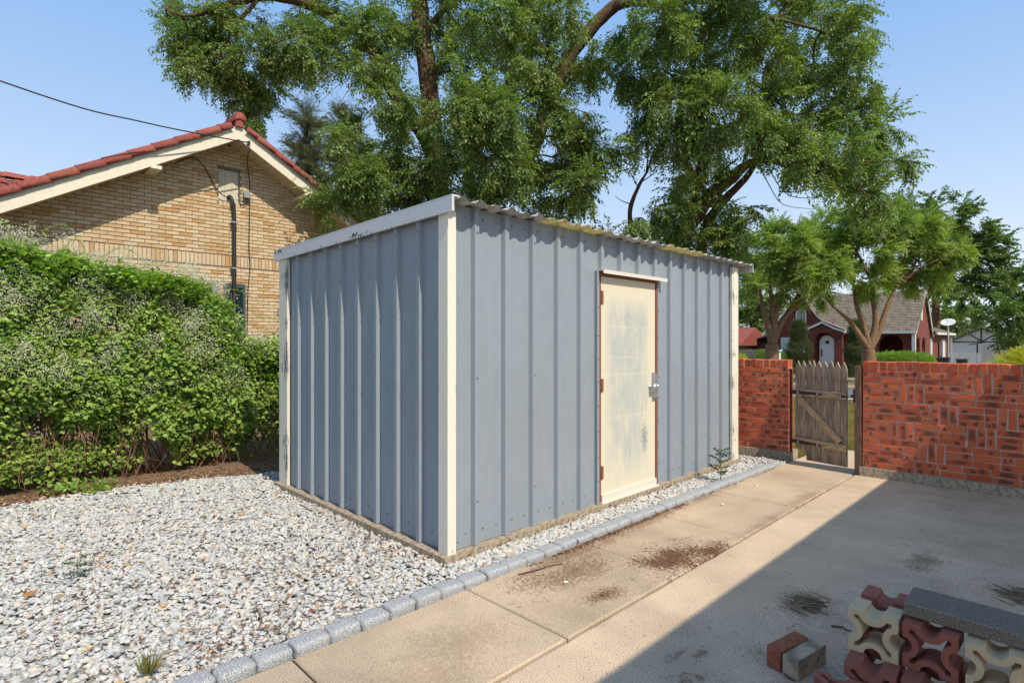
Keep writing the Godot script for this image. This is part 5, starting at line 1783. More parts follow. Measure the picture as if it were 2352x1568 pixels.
	for s in street:
		rng.seed = 760 + int(s[1])
		t = thing("street_tree", s[0], "tree", Vector3.ZERO)
		st = tool()
		wood = []
		var w0 = []
		limb(st, w0, pts(s[2], s[1]), [0.34, 0.27, 0.25])
		for l in s[3]:
			limb(st, wood, pts(l, s[1]), [0.16, 0.13, 0.09, 0.03], 4)
		cl.clear()
		for q in s[4]:
			clump.call(q[0], q[1] - 8, s[1] + rf(-1.6, 1.6), q[2], q[3] if q[1] < 650 else q[3] / 2)
		grow(t, st, cl, wood, st_sprays, 13, 0.1, 0.95, [Color(1, 1, 1), Color(1.15, 1.12, 0.9), Color(0.85, 0.92, 0.9)], M.street_bark, 0.03)
		part(t, "trunk", done(st), M.street_bark)
	# trees farther off
	var far_sprays = []
	for k in 2:
		far_sprays.append(spray(770 + k, 1.1, 7, 9, 0.24, 0.12, Color(0.16, 0.24, 0.065), 0.15))
	var far_list = [
		["large dark tree standing behind the cottage roof", 52.0, 2150, Color(0.9, 0.95, 0.95), [[2060, 520, 45, 10], [2110, 490, 50, 14], [2170, 495, 55, 16], [2230, 525, 50, 14], [2270, 570, 45, 12], [2300, 610, 32, 8], [2230, 600, 55, 14], [2180, 560, 55, 12], [2240, 660, 45, 11], [2200, 680, 36, 8], [2160, 670, 30, 6], [2290, 650, 25, 5]]],
		["dark tree overhanging the white garage roof", 46.0, 2370, Color(0.9, 0.95, 0.95), [[2300, 720, 40, 11], [2340, 670, 45, 12], [2390, 650, 55, 14], [2340, 740, 40, 10], [2400, 730, 55, 12], [2345, 790, 30, 7], [2400, 800, 40, 8], [2440, 690, 50, 10]]],
		["light green tree behind the satellite dish", 78.0, 2185, Color(1.1, 1.05, 0.9), [[2150, 715, 26, 9], [2180, 725, 30, 10], [2215, 735, 30, 10], [2240, 745, 26, 8], [2160, 760, 28, 8], [2200, 765, 30, 8]]],
		["light green tree far behind the shed corner", 58.0, 1725, Color(1.1, 1.05, 0.9), [[1700, 700, 30, 9], [1735, 690, 32, 10], [1765, 710, 26, 8], [1705, 750, 32, 9], [1745, 750, 32, 9], [1720, 785, 26, 6]]],
		["pale green tree far behind the white garage", 95.0, 2290, Color(1.05, 1.0, 0.95), [[2260, 740, 26, 8], [2300, 735, 30, 9], [2340, 745, 30, 9]]]]
	for s in far_list:
		rng.seed = 780 + int(s[1])
		t = thing("far_tree", s[0], "tree", Vector3.ZERO)
		st = tool()
		wood = []
		base = deep(s[2], 784, s[1])
		base.y = -0.9
		var crown_mid = deep(s[2], s[4][s[4].size() / 2][1], s[1])
		limb(st, wood, [base, base.lerp(crown_mid, 0.6), crown_mid], [0.4, 0.32, 0.12])
		cl.clear()
		for q in s[4]:
			clump.call(q[0], q[1], s[1] + rf(-2, 2), q[2], q[3])
		grow(t, st, cl, wood, far_sprays, 6, 0.1, 1.15, [s[3]], M.bark, 0.03)
		part(t, "trunk", done(st), M.bark)
	# clipped and loose shrubs round the cottage
	var shrub = func(called, label, cat, lo, hi, color, n, sc, roundness):
		var o = thing(called, label, cat, Vector3.ZERO)
		var pl = []
		var cc = []
		var c = (lo + hi) / 2
		var r = (hi - lo) / 2
		for k in n:
			var d = rand_dir()
			if roundness < 1.0:
				var q = maxf(maxf(absf(d.x), absf(d.y)), absf(d.z))
				d = d.lerp(d / q, 1.0 - roundness)
			var p = c + Vector3(d.x * r.x, d.y * r.y, d.z * r.z) * pow(rng.randf(), 0.22)
			pl.append(Transform3D(facing((d + rand_dir() * 0.6 + Vector3(0, 0.3, 0)).normalized()).scaled(Vector3.ONE * sc * rf(0.7, 1.2)), p))
			cc.append(vary(color, 0.2))
		many(o, "foliage", st_sprays[0], M.leaf, pl, cc)
		var ss = tool()
		for k in 7:
			tube(ss, [Vector3(c.x + rf(-0.3, 0.3) * r.x, lo.y - 0.15, c.z + rf(-0.3, 0.3) * r.z), Vector3(c.x + rf(-0.6, 0.6) * r.x, c.y + r.y * 0.4, c.z + rf(-0.6, 0.6) * r.z)], 0.03, 0.01, 5)
		part(o, "stems", done(ss), M.bark)
	rng.seed = 790
	shrub.call("clipped_hedge", "clipped bright green hedge before the cottage porch arch", "hedge", Vector3(36.6, -0.55, -8.75), Vector3(38.2, 0.78, -5.7), Color(0.9, 1.1, 0.7), 4200, 0.3, 0.45)
	shrub.call("yellow_bush", "round yellow green bush behind the brick garden wall", "bush", Vector3(17.4, -0.3, -1.75), Vector3(19.8, 1.32, 1.1), Color(1.9, 1.35, 0.5), 4200, 0.27, 0.9)
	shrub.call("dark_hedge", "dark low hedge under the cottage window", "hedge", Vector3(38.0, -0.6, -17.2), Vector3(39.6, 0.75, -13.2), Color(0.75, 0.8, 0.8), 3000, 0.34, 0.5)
	shrub.call("yellow_shrub", "small yellow green shrub far behind the short brick wall", "bush", Vector3(30.0, -0.45, -14.0), Vector3(31.0, 0.75, -12.9), Color(1.8, 1.4, 0.6), 600, 0.3, 0.9)
	var spire = func(label, cx, cz, w, y1, n):
		var o = thing("columnar_juniper", label, "shrub", Vector3(cx, -0.6, cz))
		var pl = []
		var cc = []
		for k in n:
			var f = rng.randf()
			var a = rf(0, TAU)
			var r = w * (1.0 - pow(f, 1.6)) * (0.8 + 0.25 * sin(f * 17.0)) * pow(rng.randf(), 0.3) + 0.05
			pl.append(Transform3D(facing(Vector3(cos(a), rf(0.6, 1.6), sin(a))).scaled(Vector3.ONE * rf(0.35, 0.6)), Vector3(cos(a) * r, f * y1, sin(a) * r)))
			cc.append(vary(Color(0.95, 1.05, 0.95), 0.25))
		many(o, "foliage", jun[0], M.leaf, pl, cc)
		part(o, "trunk", tube_mesh([Vector3(0, -0.1, 0), Vector3(0, y1 * 0.9, 0)], 0.06, 0.02, 6), M.bark)
	spire.call("dark columnar juniper left of the arched white door", 36.2, -12.15, 0.72, 3.15, 1500)
	spire.call("dark columnar juniper right of the arched white door", 36.6, -9.1, 0.72, 3.1, 1500)

# height of the vine's top along x
func vine_top(x):
	var xs = [-3.0, 0.0, 0.35, 0.7, 1.1, 1.55, 2.0, 2.3, 2.5]
	var ys = [2.38, 2.36, 2.34, 2.29, 2.23, 2.17, 2.08, 1.88, 1.35]
	for i in xs.size() - 1:
		if x <= xs[i + 1]:
			return lerpf(ys[i], ys[i + 1], clampf((x - xs[i]) / (xs[i + 1] - xs[i]), 0, 1))
	return 1.3

func hedge():
	rng.seed = 810
	var green = Color(0.33, 0.46, 0.105)
	var tufts = []
	for k in 4:
		rng.seed = 811 + k
		var v = []
		var idx = []
		var col = []
		for j in 20:
			# leaves of a short runner: local +z points out of the vine, +y up
			var p = Vector3(rf(-0.1, 0.1), rf(-0.1, 0.1), rf(-0.06, 0.05))
			var d = Vector3(rf(-1, 1), rf(-1.0, 0.3), rf(0.0, 0.9)).normalized()
			var nr = (Vector3(0, 0.75, 0.6) + rand_dir() * 0.65).normalized()
			var s = rf(0.65, 1.25)
			leaf(v, idx, col, p, d, nr, 0.046 * s, 0.038 * s, vary(green, 0.25), 0.1, true)
		for j in 3:
			ribbon(v, idx, col, Vector3(rf(-0.1, 0.1), rf(0, 0.1), 0), Vector3(rf(-0.1, 0.1), rf(-0.1, 0), 0.02), 0.0022, Color(0.2, 0.13, 0.06))
		tufts.append(raw_mesh(v, idx, col))
	var flowers = []
	for k in 3:
		rng.seed = 821 + k
		var v = []
		var idx = []
		var col = []
		for j in 22:
			var t = rng.randf()
			var p = Vector3(rf(-0.1, 0.1) * (1.3 - t), 0.2 * t, rf(-0.06, 0.06) * (1.2 - t))
			var c = vary(Color(0.62, 0.63, 0.46), 0.15)
			var s = rf(0.0035, 0.0065)
			var b = v.size()
			var a1 = rand_dir() * s
			var a2 = a1.cross(rand_dir()).normalized() * s
			var a3 = a1.cross(a2).normalized() * s
			v.append_array([p - a1, p + a1, p + a2, p - a2, p + a3, p - a3])
			for q in 6:
				col.append(c)
			idx.append_array([b, b + 2, b + 4, b + 2, b + 1, b + 4, b + 1, b + 3, b + 4, b + 3, b, b + 4, b, b + 5, b + 2, b + 1, b + 5, b + 3])
		flowers.append(raw_mesh(v, idx, col))
	rng.seed = 830
	var o = thing("flowering_vine", "tall green vine hedge covered in small white flowers", "hedge", Vector3.ZERO)
	var tints = [Color(1, 1, 1), Color(1.15, 1.1, 0.9), Color(0.9, 0.96, 0.95)]
	var lumps = noise(831, 0.9, 3)
	var gaps = noise(832, 1.9, 3)
	var places = [[], [], [], []]
	var cols = [[], [], [], []]
	var fl = [[], [], []]
	var flc = [[], [], []]
	var surface_z = func(x, y, top):
		# how far the vine's face bulges towards the gravel
		var f = y / top
		var bulge = 0.2 * sin(clampf(f * 1.15, 0, 1) * PI) + 0.26 * lumps.get_noise_2d(x * 1.6, y * 1.6) + 0.1 * lumps.get_noise_2d(x * 5.0, y * 5.0)
		var z = -7.3 + bulge * 0.75 - 0.1 * clampf(1.0 - y / 0.5, 0, 1)
		if f > 0.8:
			z -= pow((f - 0.8) / 0.2, 2.0) * 0.45
		return z
	var put = func(x, y, z, nrm, tint):
		var w = rng.randi() % 4
		places[w].append(Transform3D(facing((nrm + rand_dir() * 0.45).normalized()).scaled(Vector3.ONE * rf(0.8, 1.25)), Vector3(x, y, z)))
		cols[w].append(vary(tint, 0.18))
	for k in 9200:
		var x = rf(-1.6, 2.5)
		var top = vine_top(x) + 0.09 * lumps.get_noise_1d(x * 6.0)
		var y = pow(rng.randf(), 0.8) * top + 0.12
		var g = gaps.get_noise_2d(x * 1.3, y * 1.3) + 0.4 * gaps.get_noise_2d(x * 4.0, y * 4.0)
		var low = clampf((0.95 - y) / 0.8, 0, 1)
		if g < -0.1 + low * 0.24:
			continue
		if x > 2.3:
			top *= 0.9
		var inner = pow(rng.randf(), 1.7) * 0.26
		var tint = tints[rng.randi() % 3]
		put.call(x, minf(y, top), surface_z.call(x, y, top) - inner, Vector3(0, 0.25, 1), tint)
	# the top, the right end and the body behind the face
	for k in 2600:
		var x = rf(-1.6, 2.45)
		var top = vine_top(x) + 0.16 * lumps.get_noise_2d(x * 6.0, 2.0)
		put.call(x, top - absf(rng.randfn()) * 0.07, rf(-8.1, -7.25), Vector3(0, 1, 0.3), tints[rng.randi() % 3])
	for k in 900:
		var y = rf(0.5, 1.95)
		put.call(2.38 + 0.12 * lumps.get_noise_2d(y * 3.0, 5.0) - pow(maxf(0, y - 1.3), 2.0) * 0.5 + rf(-0.12, 0.02), y, rf(-8.1, -7.2), Vector3(1, 0.3, 0.3), tints[rng.randi() % 3])
	for k in 1300:
		var x = rf(-1.6, 2.4)
		put.call(x, rf(0.5, vine_top(x) - 0.15), rf(-8.2, -7.45), rand_dir(), tints[rng.randi() % 3])
	for k in 4:
		many(o, "foliage", tufts[k], M.vine_leaf, places[k], cols[k])
	var blotches = noise(840, 1.3, 3)
	for k in 5600:
		var x = rf(-1.6, 2.4)
		var top = vine_top(x) + 0.05 * lumps.get_noise_1d(x * 6.0)
		var onto = rng.randf()
		var y = top * pow(rng.randf(), 0.6)
		var b = blotches.get_noise_2d(x * 1.6, y * 1.6) + (y - 1.45) * 0.42
		if b < 0.16 and rng.randf() > 0.1:
			continue
		if y < 0.8:
			continue
		var z = surface_z.call(x, y, top) + 0.05 + rf(-0.03, 0.04)
		if onto < 0.55 and y > top * 0.75:
			y = vine_top(x) + 0.16 * lumps.get_noise_2d(x * 6.0, 2.0) + rf(0.0, 0.11)
			z = rf(-8.0, -7.3)
		var w = rng.randi() % 3
		fl[w].append(Transform3D(facing(Vector3(rf(-0.5, 0.5), rf(-0.2, 0.2), 1), Vector3(rf(-0.6, 0.6), 1, rf(0, 0.7)).normalized()).scaled(Vector3.ONE * rf(0.7, 1.2)), Vector3(x, y, z)))
		flc[w].append(vary(Color(1, 1, 1), 0.12))
	for k in 3:
		many(o, "blossom", flowers[k], M.dry, fl[k], flc[k])
	# brown runners: a tangle behind the leaves, bare near the ground
	var st = tool()
	for k in 360:
		var x = rf(-1.5, 2.4)
		var z = -7.35 + rf(-0.5, 0.02)
		var h = rf(0.5, 1.9)
		var p0 = Vector3(x, -0.04, z)
		var p1 = Vector3(x + rf(-0.2, 0.2), h * 0.35, z + rf(-0.08, 0.16))
		var p2 = Vector3(x + rf(-0.35, 0.35), h * 0.7, z + rf(-0.1, 0.16))
		var p3 = Vector3(x + rf(-0.45, 0.45), minf(h, vine_top(x) - 0.1), z + rf(-0.1, 0.1))
		tube(st, curve([p0, p1, p2, p3], 3), rf(0.0035, 0.009), 0.002, 4, 0, false)
	for k in 130:
		var x = rf(-1.4, 2.35)
		var y = rf(0.25, 0.9)
		var z = -7.18 + rf(-0.2, 0.1)
		tube(st, curve([Vector3(x, y, z), Vector3(x + rf(-0.1, 0.1), y - rf(0.1, 0.25), z + rf(0, 0.12)), Vector3(x + rf(-0.2, 0.2), maxf(0.0, y - rf(0.2, 0.6)), z + rf(-0.05, 0.15))], 3), 0.0035, 0.002, 4, 0, false)
	part(o, "runners", done(st), M.stem)
	# loose shoots above the top and beside the shutter
	var sh = tool()
	var lv = []
	var li = []
	var lc = []
	for q in [[[0.55, 2.4, -7.6], [0.62, 2.62, -7.6], [0.8, 2.68, -7.6], [0.92, 2.5, -7.55]], [[1.05, 2.25, -7.6], [1.15, 2.42, -7.6], [1.3, 2.5, -7.6], [1.5, 2.4, -7.6], [1.6, 2.28, -7.6]], [[1.35, 2.2, -7.5], [1.5, 2.3, -7.5], [1.62, 2.24, -7.5], [1.72, 2.1, -7.5]], [[0.1, 2.4, -7.3], [0.14, 2.62, -7.3], [0.25, 2.66, -7.3], [0.34, 2.48, -7.3]], [[2.2, 1.95, -7.5], [2.4, 2.1, -7.5], [2.6, 2.05, -7.5], [2.75, 1.98, -7.5]], [[2.3, 1.75, -7.4], [2.5, 1.78, -7.4], [2.8, 1.76, -7.4], [2.95, 1.75, -7.4]], [[0.75, 2.36, -7.7], [0.85, 2.55, -7.7], [0.95, 2.5, -7.7], [1.0, 2.35, -7.7]]]:
		var line = []
		for e in q:
			line.append(Vector3(e[0], e[1], e[2]))
		var c = curve(line, 5)
		tube(sh, c, 0.004, 0.0018, 4, 0, false)
		for p in c:
			if rng.randf() < 0.75:
				leaf(lv, li, lc, p, Vector3(rf(-1, 1), rf(-0.6, 0.5), rf(-0.3, 1)).normalized(), (Vector3(0, 1, 0.4) + rand_dir() * 0.5).normalized(), 0.045, 0.036, vary(green, 0.2), 0.1, true)
	part(o, "shoots", done(sh), mat(lin(0.2, 0.2, 0.06), 0.8))
	part(o, "shoot_leaves", raw_mesh(lv, li, lc), M.vine_leaf)
	# the low hedge in the shade behind the shed
	o = thing("low_hedge", "low shaded hedge with dry stems behind the shed corner", "hedge", Vector3.ZERO)
	for w in 4:
		places[w].clear()
		cols[w].clear()
	for k in 2600:
		var x = rf(2.35, 5.2)
		var y = pow(rng.randf(), 0.6) * 1.42 + 0.06 * lumps.get_noise_1d(x * 7.0)
		var z = -7.35 + 0.2 * lumps.get_noise_2d(x * 2.0, y * 2.0) - pow(rng.randf(), 1.6) * 0.5
		if y < 0.35 and rng.randf() < 0.6:
			continue
		put.call(x, y, z, Vector3(0, 0.5, 1), tints[rng.randi() % 3])
	for k in 4:
		many(o, "foliage", tufts[k], M.vine_leaf, places[k], cols[k])
	fl = [[]]
	flc = [[]]
	for k in 170:
		fl[0].append(Transform3D(facing(rand_dir()).scaled(Vector3.ONE * rf(0.7, 1.2)), Vector3(rf(2.35, 3.6), 1.36 + rf(-0.15, 0.14), rf(-7.7, -7.1))))
		flc[0].append(Color(0.95, 0.95, 0.9))
	many(o, "blossom", flowers[0], M.dry, fl[0], flc[0])
	st = tool()
	for k in 130:
		var x = rf(2.4, 4.6)
		var z = -7.3 + rf(-0.3, 0.25)
		tube(st, curve([Vector3(x, 0, z), Vector3(x + rf(-0.2, 0.2), rf(0.25, 0.5), z + rf(0, 0.15)), Vector3(x + rf(-0.5, 0.5), rf(0.4, 1.1), z + rf(-0.1, 0.2))], 3), 0.006, 0.002, 4, 0, false)
	part(o, "stems", done(st), grained(lin(0.2, 0.15, 0.1), 0.9, M.fine, 3.0))
	# runners creeping over the soil towards the gravel
	for q in [[floor_at(155, 1125), 0.17, "leafy runner creeping from the vine onto the soil"], [floor_at(210, 1130), 0.16, "small green runner at the edge of the gravel"]]:
		o = thing("creeping_runner", q[2], "plant", q[0])
		for w in 4:
			places[w].clear()
			cols[w].clear()
		for k in 7:
			put.call(rf(-1, 1) * q[1], rf(0.0, 0.05), rf(-0.6, 0.6) * q[1], Vector3(0, 1, 0.2), tints[rng.randi() % 3])
		for k in 4:
			if places[k].size():
				many(o, "foliage", tufts[k], M.vine_leaf, places[k], cols[k])
		var s2 = tool()
		tube(s2, curve([Vector3(-0.1, 0.1, -0.35), Vector3(0, 0.04, -0.1), Vector3(0.05, 0.02, 0.1), Vector3(0.15, 0.0, 0.15)], 3), 0.005, 0.002, 4)
		part(o, "runner", done(s2), M.stem)

func kerb_stones():
	rng.seed = 850
	var meshes = []
	for k in 6:
		# tumbled granite sett: a grid box pulled towards an ellipsoid and roughened
		var v = []
		var idx = []
		var n = 6
		var nz = noise(860 + k, 9.0, 3)
		var size = Vector3(0.166, 0.085, 0.108)
		var st = tool()
		st.set_smooth_group(0)
		var bend = func(p):
			var q = Vector3(p.x, p.y, p.z)
			var r = pow(pow(absf(q.x), 7.0) + pow(absf(q.y), 7.0) + pow(absf(q.z), 7.0), 1.0 / 7.0)
			q = q / r * maxf(absf(p.x), maxf(absf(p.y), absf(p.z)))
			q = Vector3(q.x * size.x, q.y * size.y, q.z * size.z) * 0.5
			return q + q.normalized() * 0.006 * nz.get_noise_3d(q.x * 9.0, q.y * 9.0, q.z * 9.0)
		for f in 6:
			var ax = f / 2
			var sg = 1.0 if f % 2 else -1.0
			for i in n:
				for j in n:
					var c = []
					for e in [[0, 0], [1, 0], [1, 1], [0, 1]]:
						var p = Vector3.ZERO
						p[ax] = sg
						p[(ax + 1) % 3] = -1.0 + 2.0 * (i + e[0]) / n
						p[(ax + 2) % 3] = -1.0 + 2.0 * (j + e[1]) / n
						c.append(bend.call(p))
					if sg > 0:
						quad_uv(st, c[0], c[1], c[2], c[3])
					else:
						quad_uv(st, c[3], c[2], c[1], c[0])
		meshes.append(done(st))
	var x = -1.3
	var k = 0
	while x < 6.85:
		var l = rf(0.163, 0.178)
		var f = clampf(x / 6.9, 0, 1)
		var z = lerpf(-2.602, -2.545, f) + rf(-0.006, 0.006)
		var t = Transform3D(Basis(Vector3(0, 1, 0), rf(-0.05, 0.05)).rotated(Vector3(0, 0, 1), rf(-0.03, 0.03)).scaled_local(Vector3((l - 0.005) / 0.166, rf(0.95, 1.06), rf(0.96, 1.06))), Vector3(x + l / 2, 0.004 + rf(-0.004, 0.005), z))
		single("edging_stone", meshes[k % 6], M.granite, "tumbled grey granite sett edging the gravel along the path", "edging stone", t, "granite setts edging the gravel")
		x += l
		k += 1

func pebble(seed_):
	rng.seed = seed_
	# a broken stone: points of a ball cut flat by a few random planes
	var planes = []
	for k in 9:
		planes.append([rand_dir(), rf(0.55, 0.85)])
	var g = (1.0 + sqrt(5.0)) / 2.0
	var vs = [Vector3(-1, g, 0), Vector3(1, g, 0), Vector3(-1, -g, 0), Vector3(1, -g, 0), Vector3(0, -1, g), Vector3(0, 1, g), Vector3(0, -1, -g), Vector3(0, 1, -g), Vector3(g, 0, -1), Vector3(g, 0, 1), Vector3(-g, 0, -1), Vector3(-g, 0, 1)]
	var fs = [[0, 11, 5], [0, 5, 1], [0, 1, 7], [0, 7, 10], [0, 10, 11], [1, 5, 9], [5, 11, 4], [11, 10, 2], [10, 7, 6], [7, 1, 8], [3, 9, 4], [3, 4, 2], [3, 2, 6], [3, 6, 8], [3, 8, 9], [4, 9, 5], [2, 4, 11], [6, 2, 10], [8, 6, 7], [9, 8, 1]]
	var v = []
	var idx = []
	var shape = func(p):
		p = p.normalized()
		for q in planes:
			var d = p.dot(q[0])
			if d > q[1]:
				p -= q[0] * (d - q[1])
		return Vector3(p.x * 1.15, p.y * 0.62, p.z * 0.85)
	for f in fs:
		var a = vs[f[0]]
		var b = vs[f[1]]
		var c = vs[f[2]]
		var ab = (a + b) / 2
		var bc = (b + c) / 2
		var ca = (c + a) / 2
		for t in [[a, ab, ca], [ab, b, bc], [ca, bc, c], [ab, bc, ca]]:
			for p in t:
				idx.append(v.size())
				v.append(shape.call(p))
	return raw_mesh(v, idx)

func gravel():
	var meshes = []
	for k in 8:
		meshes.append(pebble(900 + k))
	rng.seed = 910
	var places = []
	var cols = []
	for k in 8:
		places.append([])
		cols.append([])
	var mound = noise(911, 0.7, 2)
	var put = func(x, z, y, s):
		var w = rng.randi() % 8
		var b = Basis(Vector3(0, 1, 0), rf(0, TAU)) * Basis(Vector3(1, 0, 0), rf(-0.5, 0.5)) * Basis(Vector3(0, 0, 1), rf(-0.5, 0.5))
		places[w].append(Transform3D(b.scaled_local(Vector3(s * rf(0.85, 1.2), s * rf(0.8, 1.15), s * rf(0.85, 1.15))), Vector3(x, y, z)))
		var r = rng.randf()
		var c
		if r < 0.60:
			c = Color(0.58, 0.565, 0.53)
		elif r < 0.80:
			c = Color(0.51, 0.52, 0.52)
		elif r < 0.90:
			c = Color(0.40, 0.415, 0.41)
		elif r < 0.965:
			c = Color(0.62, 0.54, 0.42)
		elif r < 0.985:
			c = Color(0.33, 0.34, 0.29)
		else:
			c = Color(0.50, 0.33, 0.16)
		cols[w].append(vary(c, 0.14))
	# edge of the bed against the soil
	var edge = func(x):
		return -6.62 + 0.13 * mound.get_noise_1d(x * 3.0) + (0.1 * maxf(0, x - 1.3)) + (0.32 * clampf((x - 2.0) / 0.5, 0, 1))
	var n = 42000
	for k in n:
		var x = rf(-1.4, 2.25)
		var z = rf(-6.75, -2.66)
		if x < -0.02 * z - 0.25 and rng.randf() < 0.35:
			continue
		if z < edge.call(x) + rf(-0.05, 0.02):
			continue
		var s = clampf(0.0148 + 0.0042 * rng.randfn(), 0.007, 0.028)
		put.call(x, z, -0.004 + 0.018 * mound.get_noise_2d(x * 2.0, z * 2.0) + rf(-0.012, 0.012), s)
	# strip between the shed and the setts, and round its far corner
	for k in 6200:
		var x = rf(2.25, 6.9)
		var z = rf(-2.92, -2.62 + 0.05 * clampf(x / 6.9, 0, 1))
		put.call(x, z, -0.012 + rf(-0.008, 0.012), clampf(0.0165 + 0.004 * rng.randfn(), 0.008, 0.028))
	for k in 1500:
		var x = rf(6.7, 7.05)
		var z = rf(-4.2, -2.5)
		put.call(x, z, 0.006 + rf(-0.012, 0.014), clampf(0.0165 + 0.004 * rng.randfn(), 0.008, 0.028))
	# behind the shed corner
	for k in 900:
		put.call(rf(2.2, 3.6), rf(-6.3, -5.7), rf(-0.008, 0.014), clampf(0.0165 + 0.004 * rng.randfn(), 0.008, 0.028))
	# strays on the soil
	for k in 160:
		var x = rf(0.0, 2.6)
		put.call(x, edge.call(x) - absf(rng.randfn()) * 0.12, -0.022, rf(0.008, 0.018))
	# small ones spilled under the setts onto the path
	for k in 240:
		put.call(rf(1.2, 6.8), -2.527 + rf(0, 0.02), 0.004, rf(0.003, 0.006))
	var g = Node3D.new()
	g.name = "gravel"
	add_child(g)
	g.set_meta("kind", "stuff")
	g.set_meta("label", "white and grey crushed stone covering the bed")
	for k in 8:
		many(g, "stones", meshes[k], M.stone, places[k], cols[k])
	# single stones lying on the path
	for q in [[2138, 1204, 0.012], [1405, 560, 0]]:
		pass
	for q in [floor_at(1737, 1117), floor_at(1815, 1053), floor_at(1660, 1160), floor_at(1300, 1340)]:
		single("loose_stone", meshes[rng.randi() % 8], mat(lin(0.5, 0.5, 0.48), 0.9), "single pale gravel stone lying on the path slabs", "stone", Transform3D(Basis.IDENTITY.scaled(Vector3.ONE * 0.017), q + Vector3(0, 0.009, 0)), "stray stones on the path")

# ---- pile of pierced blocks --------------------------------------------------------------
func block_outline(s):
	# a square pinched by a round bite on each side; counter-clockwise
	var h = s / 2
	var o = []
	var bite = s * 0.185
	for side in 4:
		var a = side * PI / 2
		var loc = [Vector2(-h, -h), Vector2(-bite * 1.12, -h)]
		for k in 7:
			var t = PI - PI * k / 6.0
			loc.append(Vector2(cos(t) * bite, -h + 0.012 * s + sin(t) * bite * 0.92))
		loc.append(Vector2(bite * 1.12, -h))
		for p in loc:
			o.append(p.rotated(a))
	return PackedVector2Array(o)
func block_hole(s):
	# the same line set in by the thickness of the walls
	var inner = Geometry2D.offset_polygon(block_outline(s), -s * 0.125, Geometry2D.JOIN_ROUND)
	var o = inner[0]
	if Geometry2D.is_polygon_clockwise(o):
		o.reverse()
	return o
func block_mesh(s, depth):
	# faces: outline minus hole, cut along one line so that it is a single ring
	var out = block_outline(s)
	var hole = block_hole(s)
	var st = tool()
	# nearest pair for the bridge
	var bi = 0
	var bj = 0
	var best = 1e9
	for i in out.size():
		for j in hole.size():
			var d = out[i].distance_squared_to(hole[j])
			if d < best:
				best = d
				bi = i
				bj = j
	var ring = PackedVector2Array()
	for i in out.size() + 1:
		ring.append(out[(bi + i) % out.size()])
	for j in hole.size() + 1:
		ring.append(hole[posmod(bj - j, hole.size())] + (Vector2(0.00005, 0.00003) if j == hole.size() else Vector2.ZERO))
	ring[out.size()] += Vector2(0.00003, -0.00005)
	var idx = Geometry2D.triangulate_polygon(ring)
	st.set_smooth_group(-1)
	for k in range(0, idx.size(), 3):
		var a = ring[idx[k]]
		var b = ring[idx[k + 1]]
		var c = ring[idx[k + 2]]
		if (b - a).cross(c - a) < 0:
			var q = b
			b = c
			c = q
		tri(st, Vector3(a.x, a.y, depth / 2), Vector3(c.x, c.y, depth / 2), Vector3(b.x, b.y, depth / 2))
		tri(st, Vector3(a.x, a.y, -depth / 2), Vector3(b.x, b.y, -depth / 2), Vector3(c.x, c.y, -depth / 2))
	for i in out.size():
		var a = out[i]
		var b = out[(i + 1) % out.size()]
		quad(st, Vector3(a.x, a.y, -depth / 2), Vector3(b.x, b.y, -depth / 2), Vector3(b.x, b.y, depth / 2), Vector3(a.x, a.y, depth / 2))
	for i in hole.size():
		var a = hole[i]
		var b = hole[(i + 1) % hole.size()]
		quad(st, Vector3(b.x, b.y, -depth / 2), Vector3(a.x, a.y, -depth / 2), Vector3(a.x, a.y, depth / 2), Vector3(b.x, b.y, depth / 2))
	return done(st)

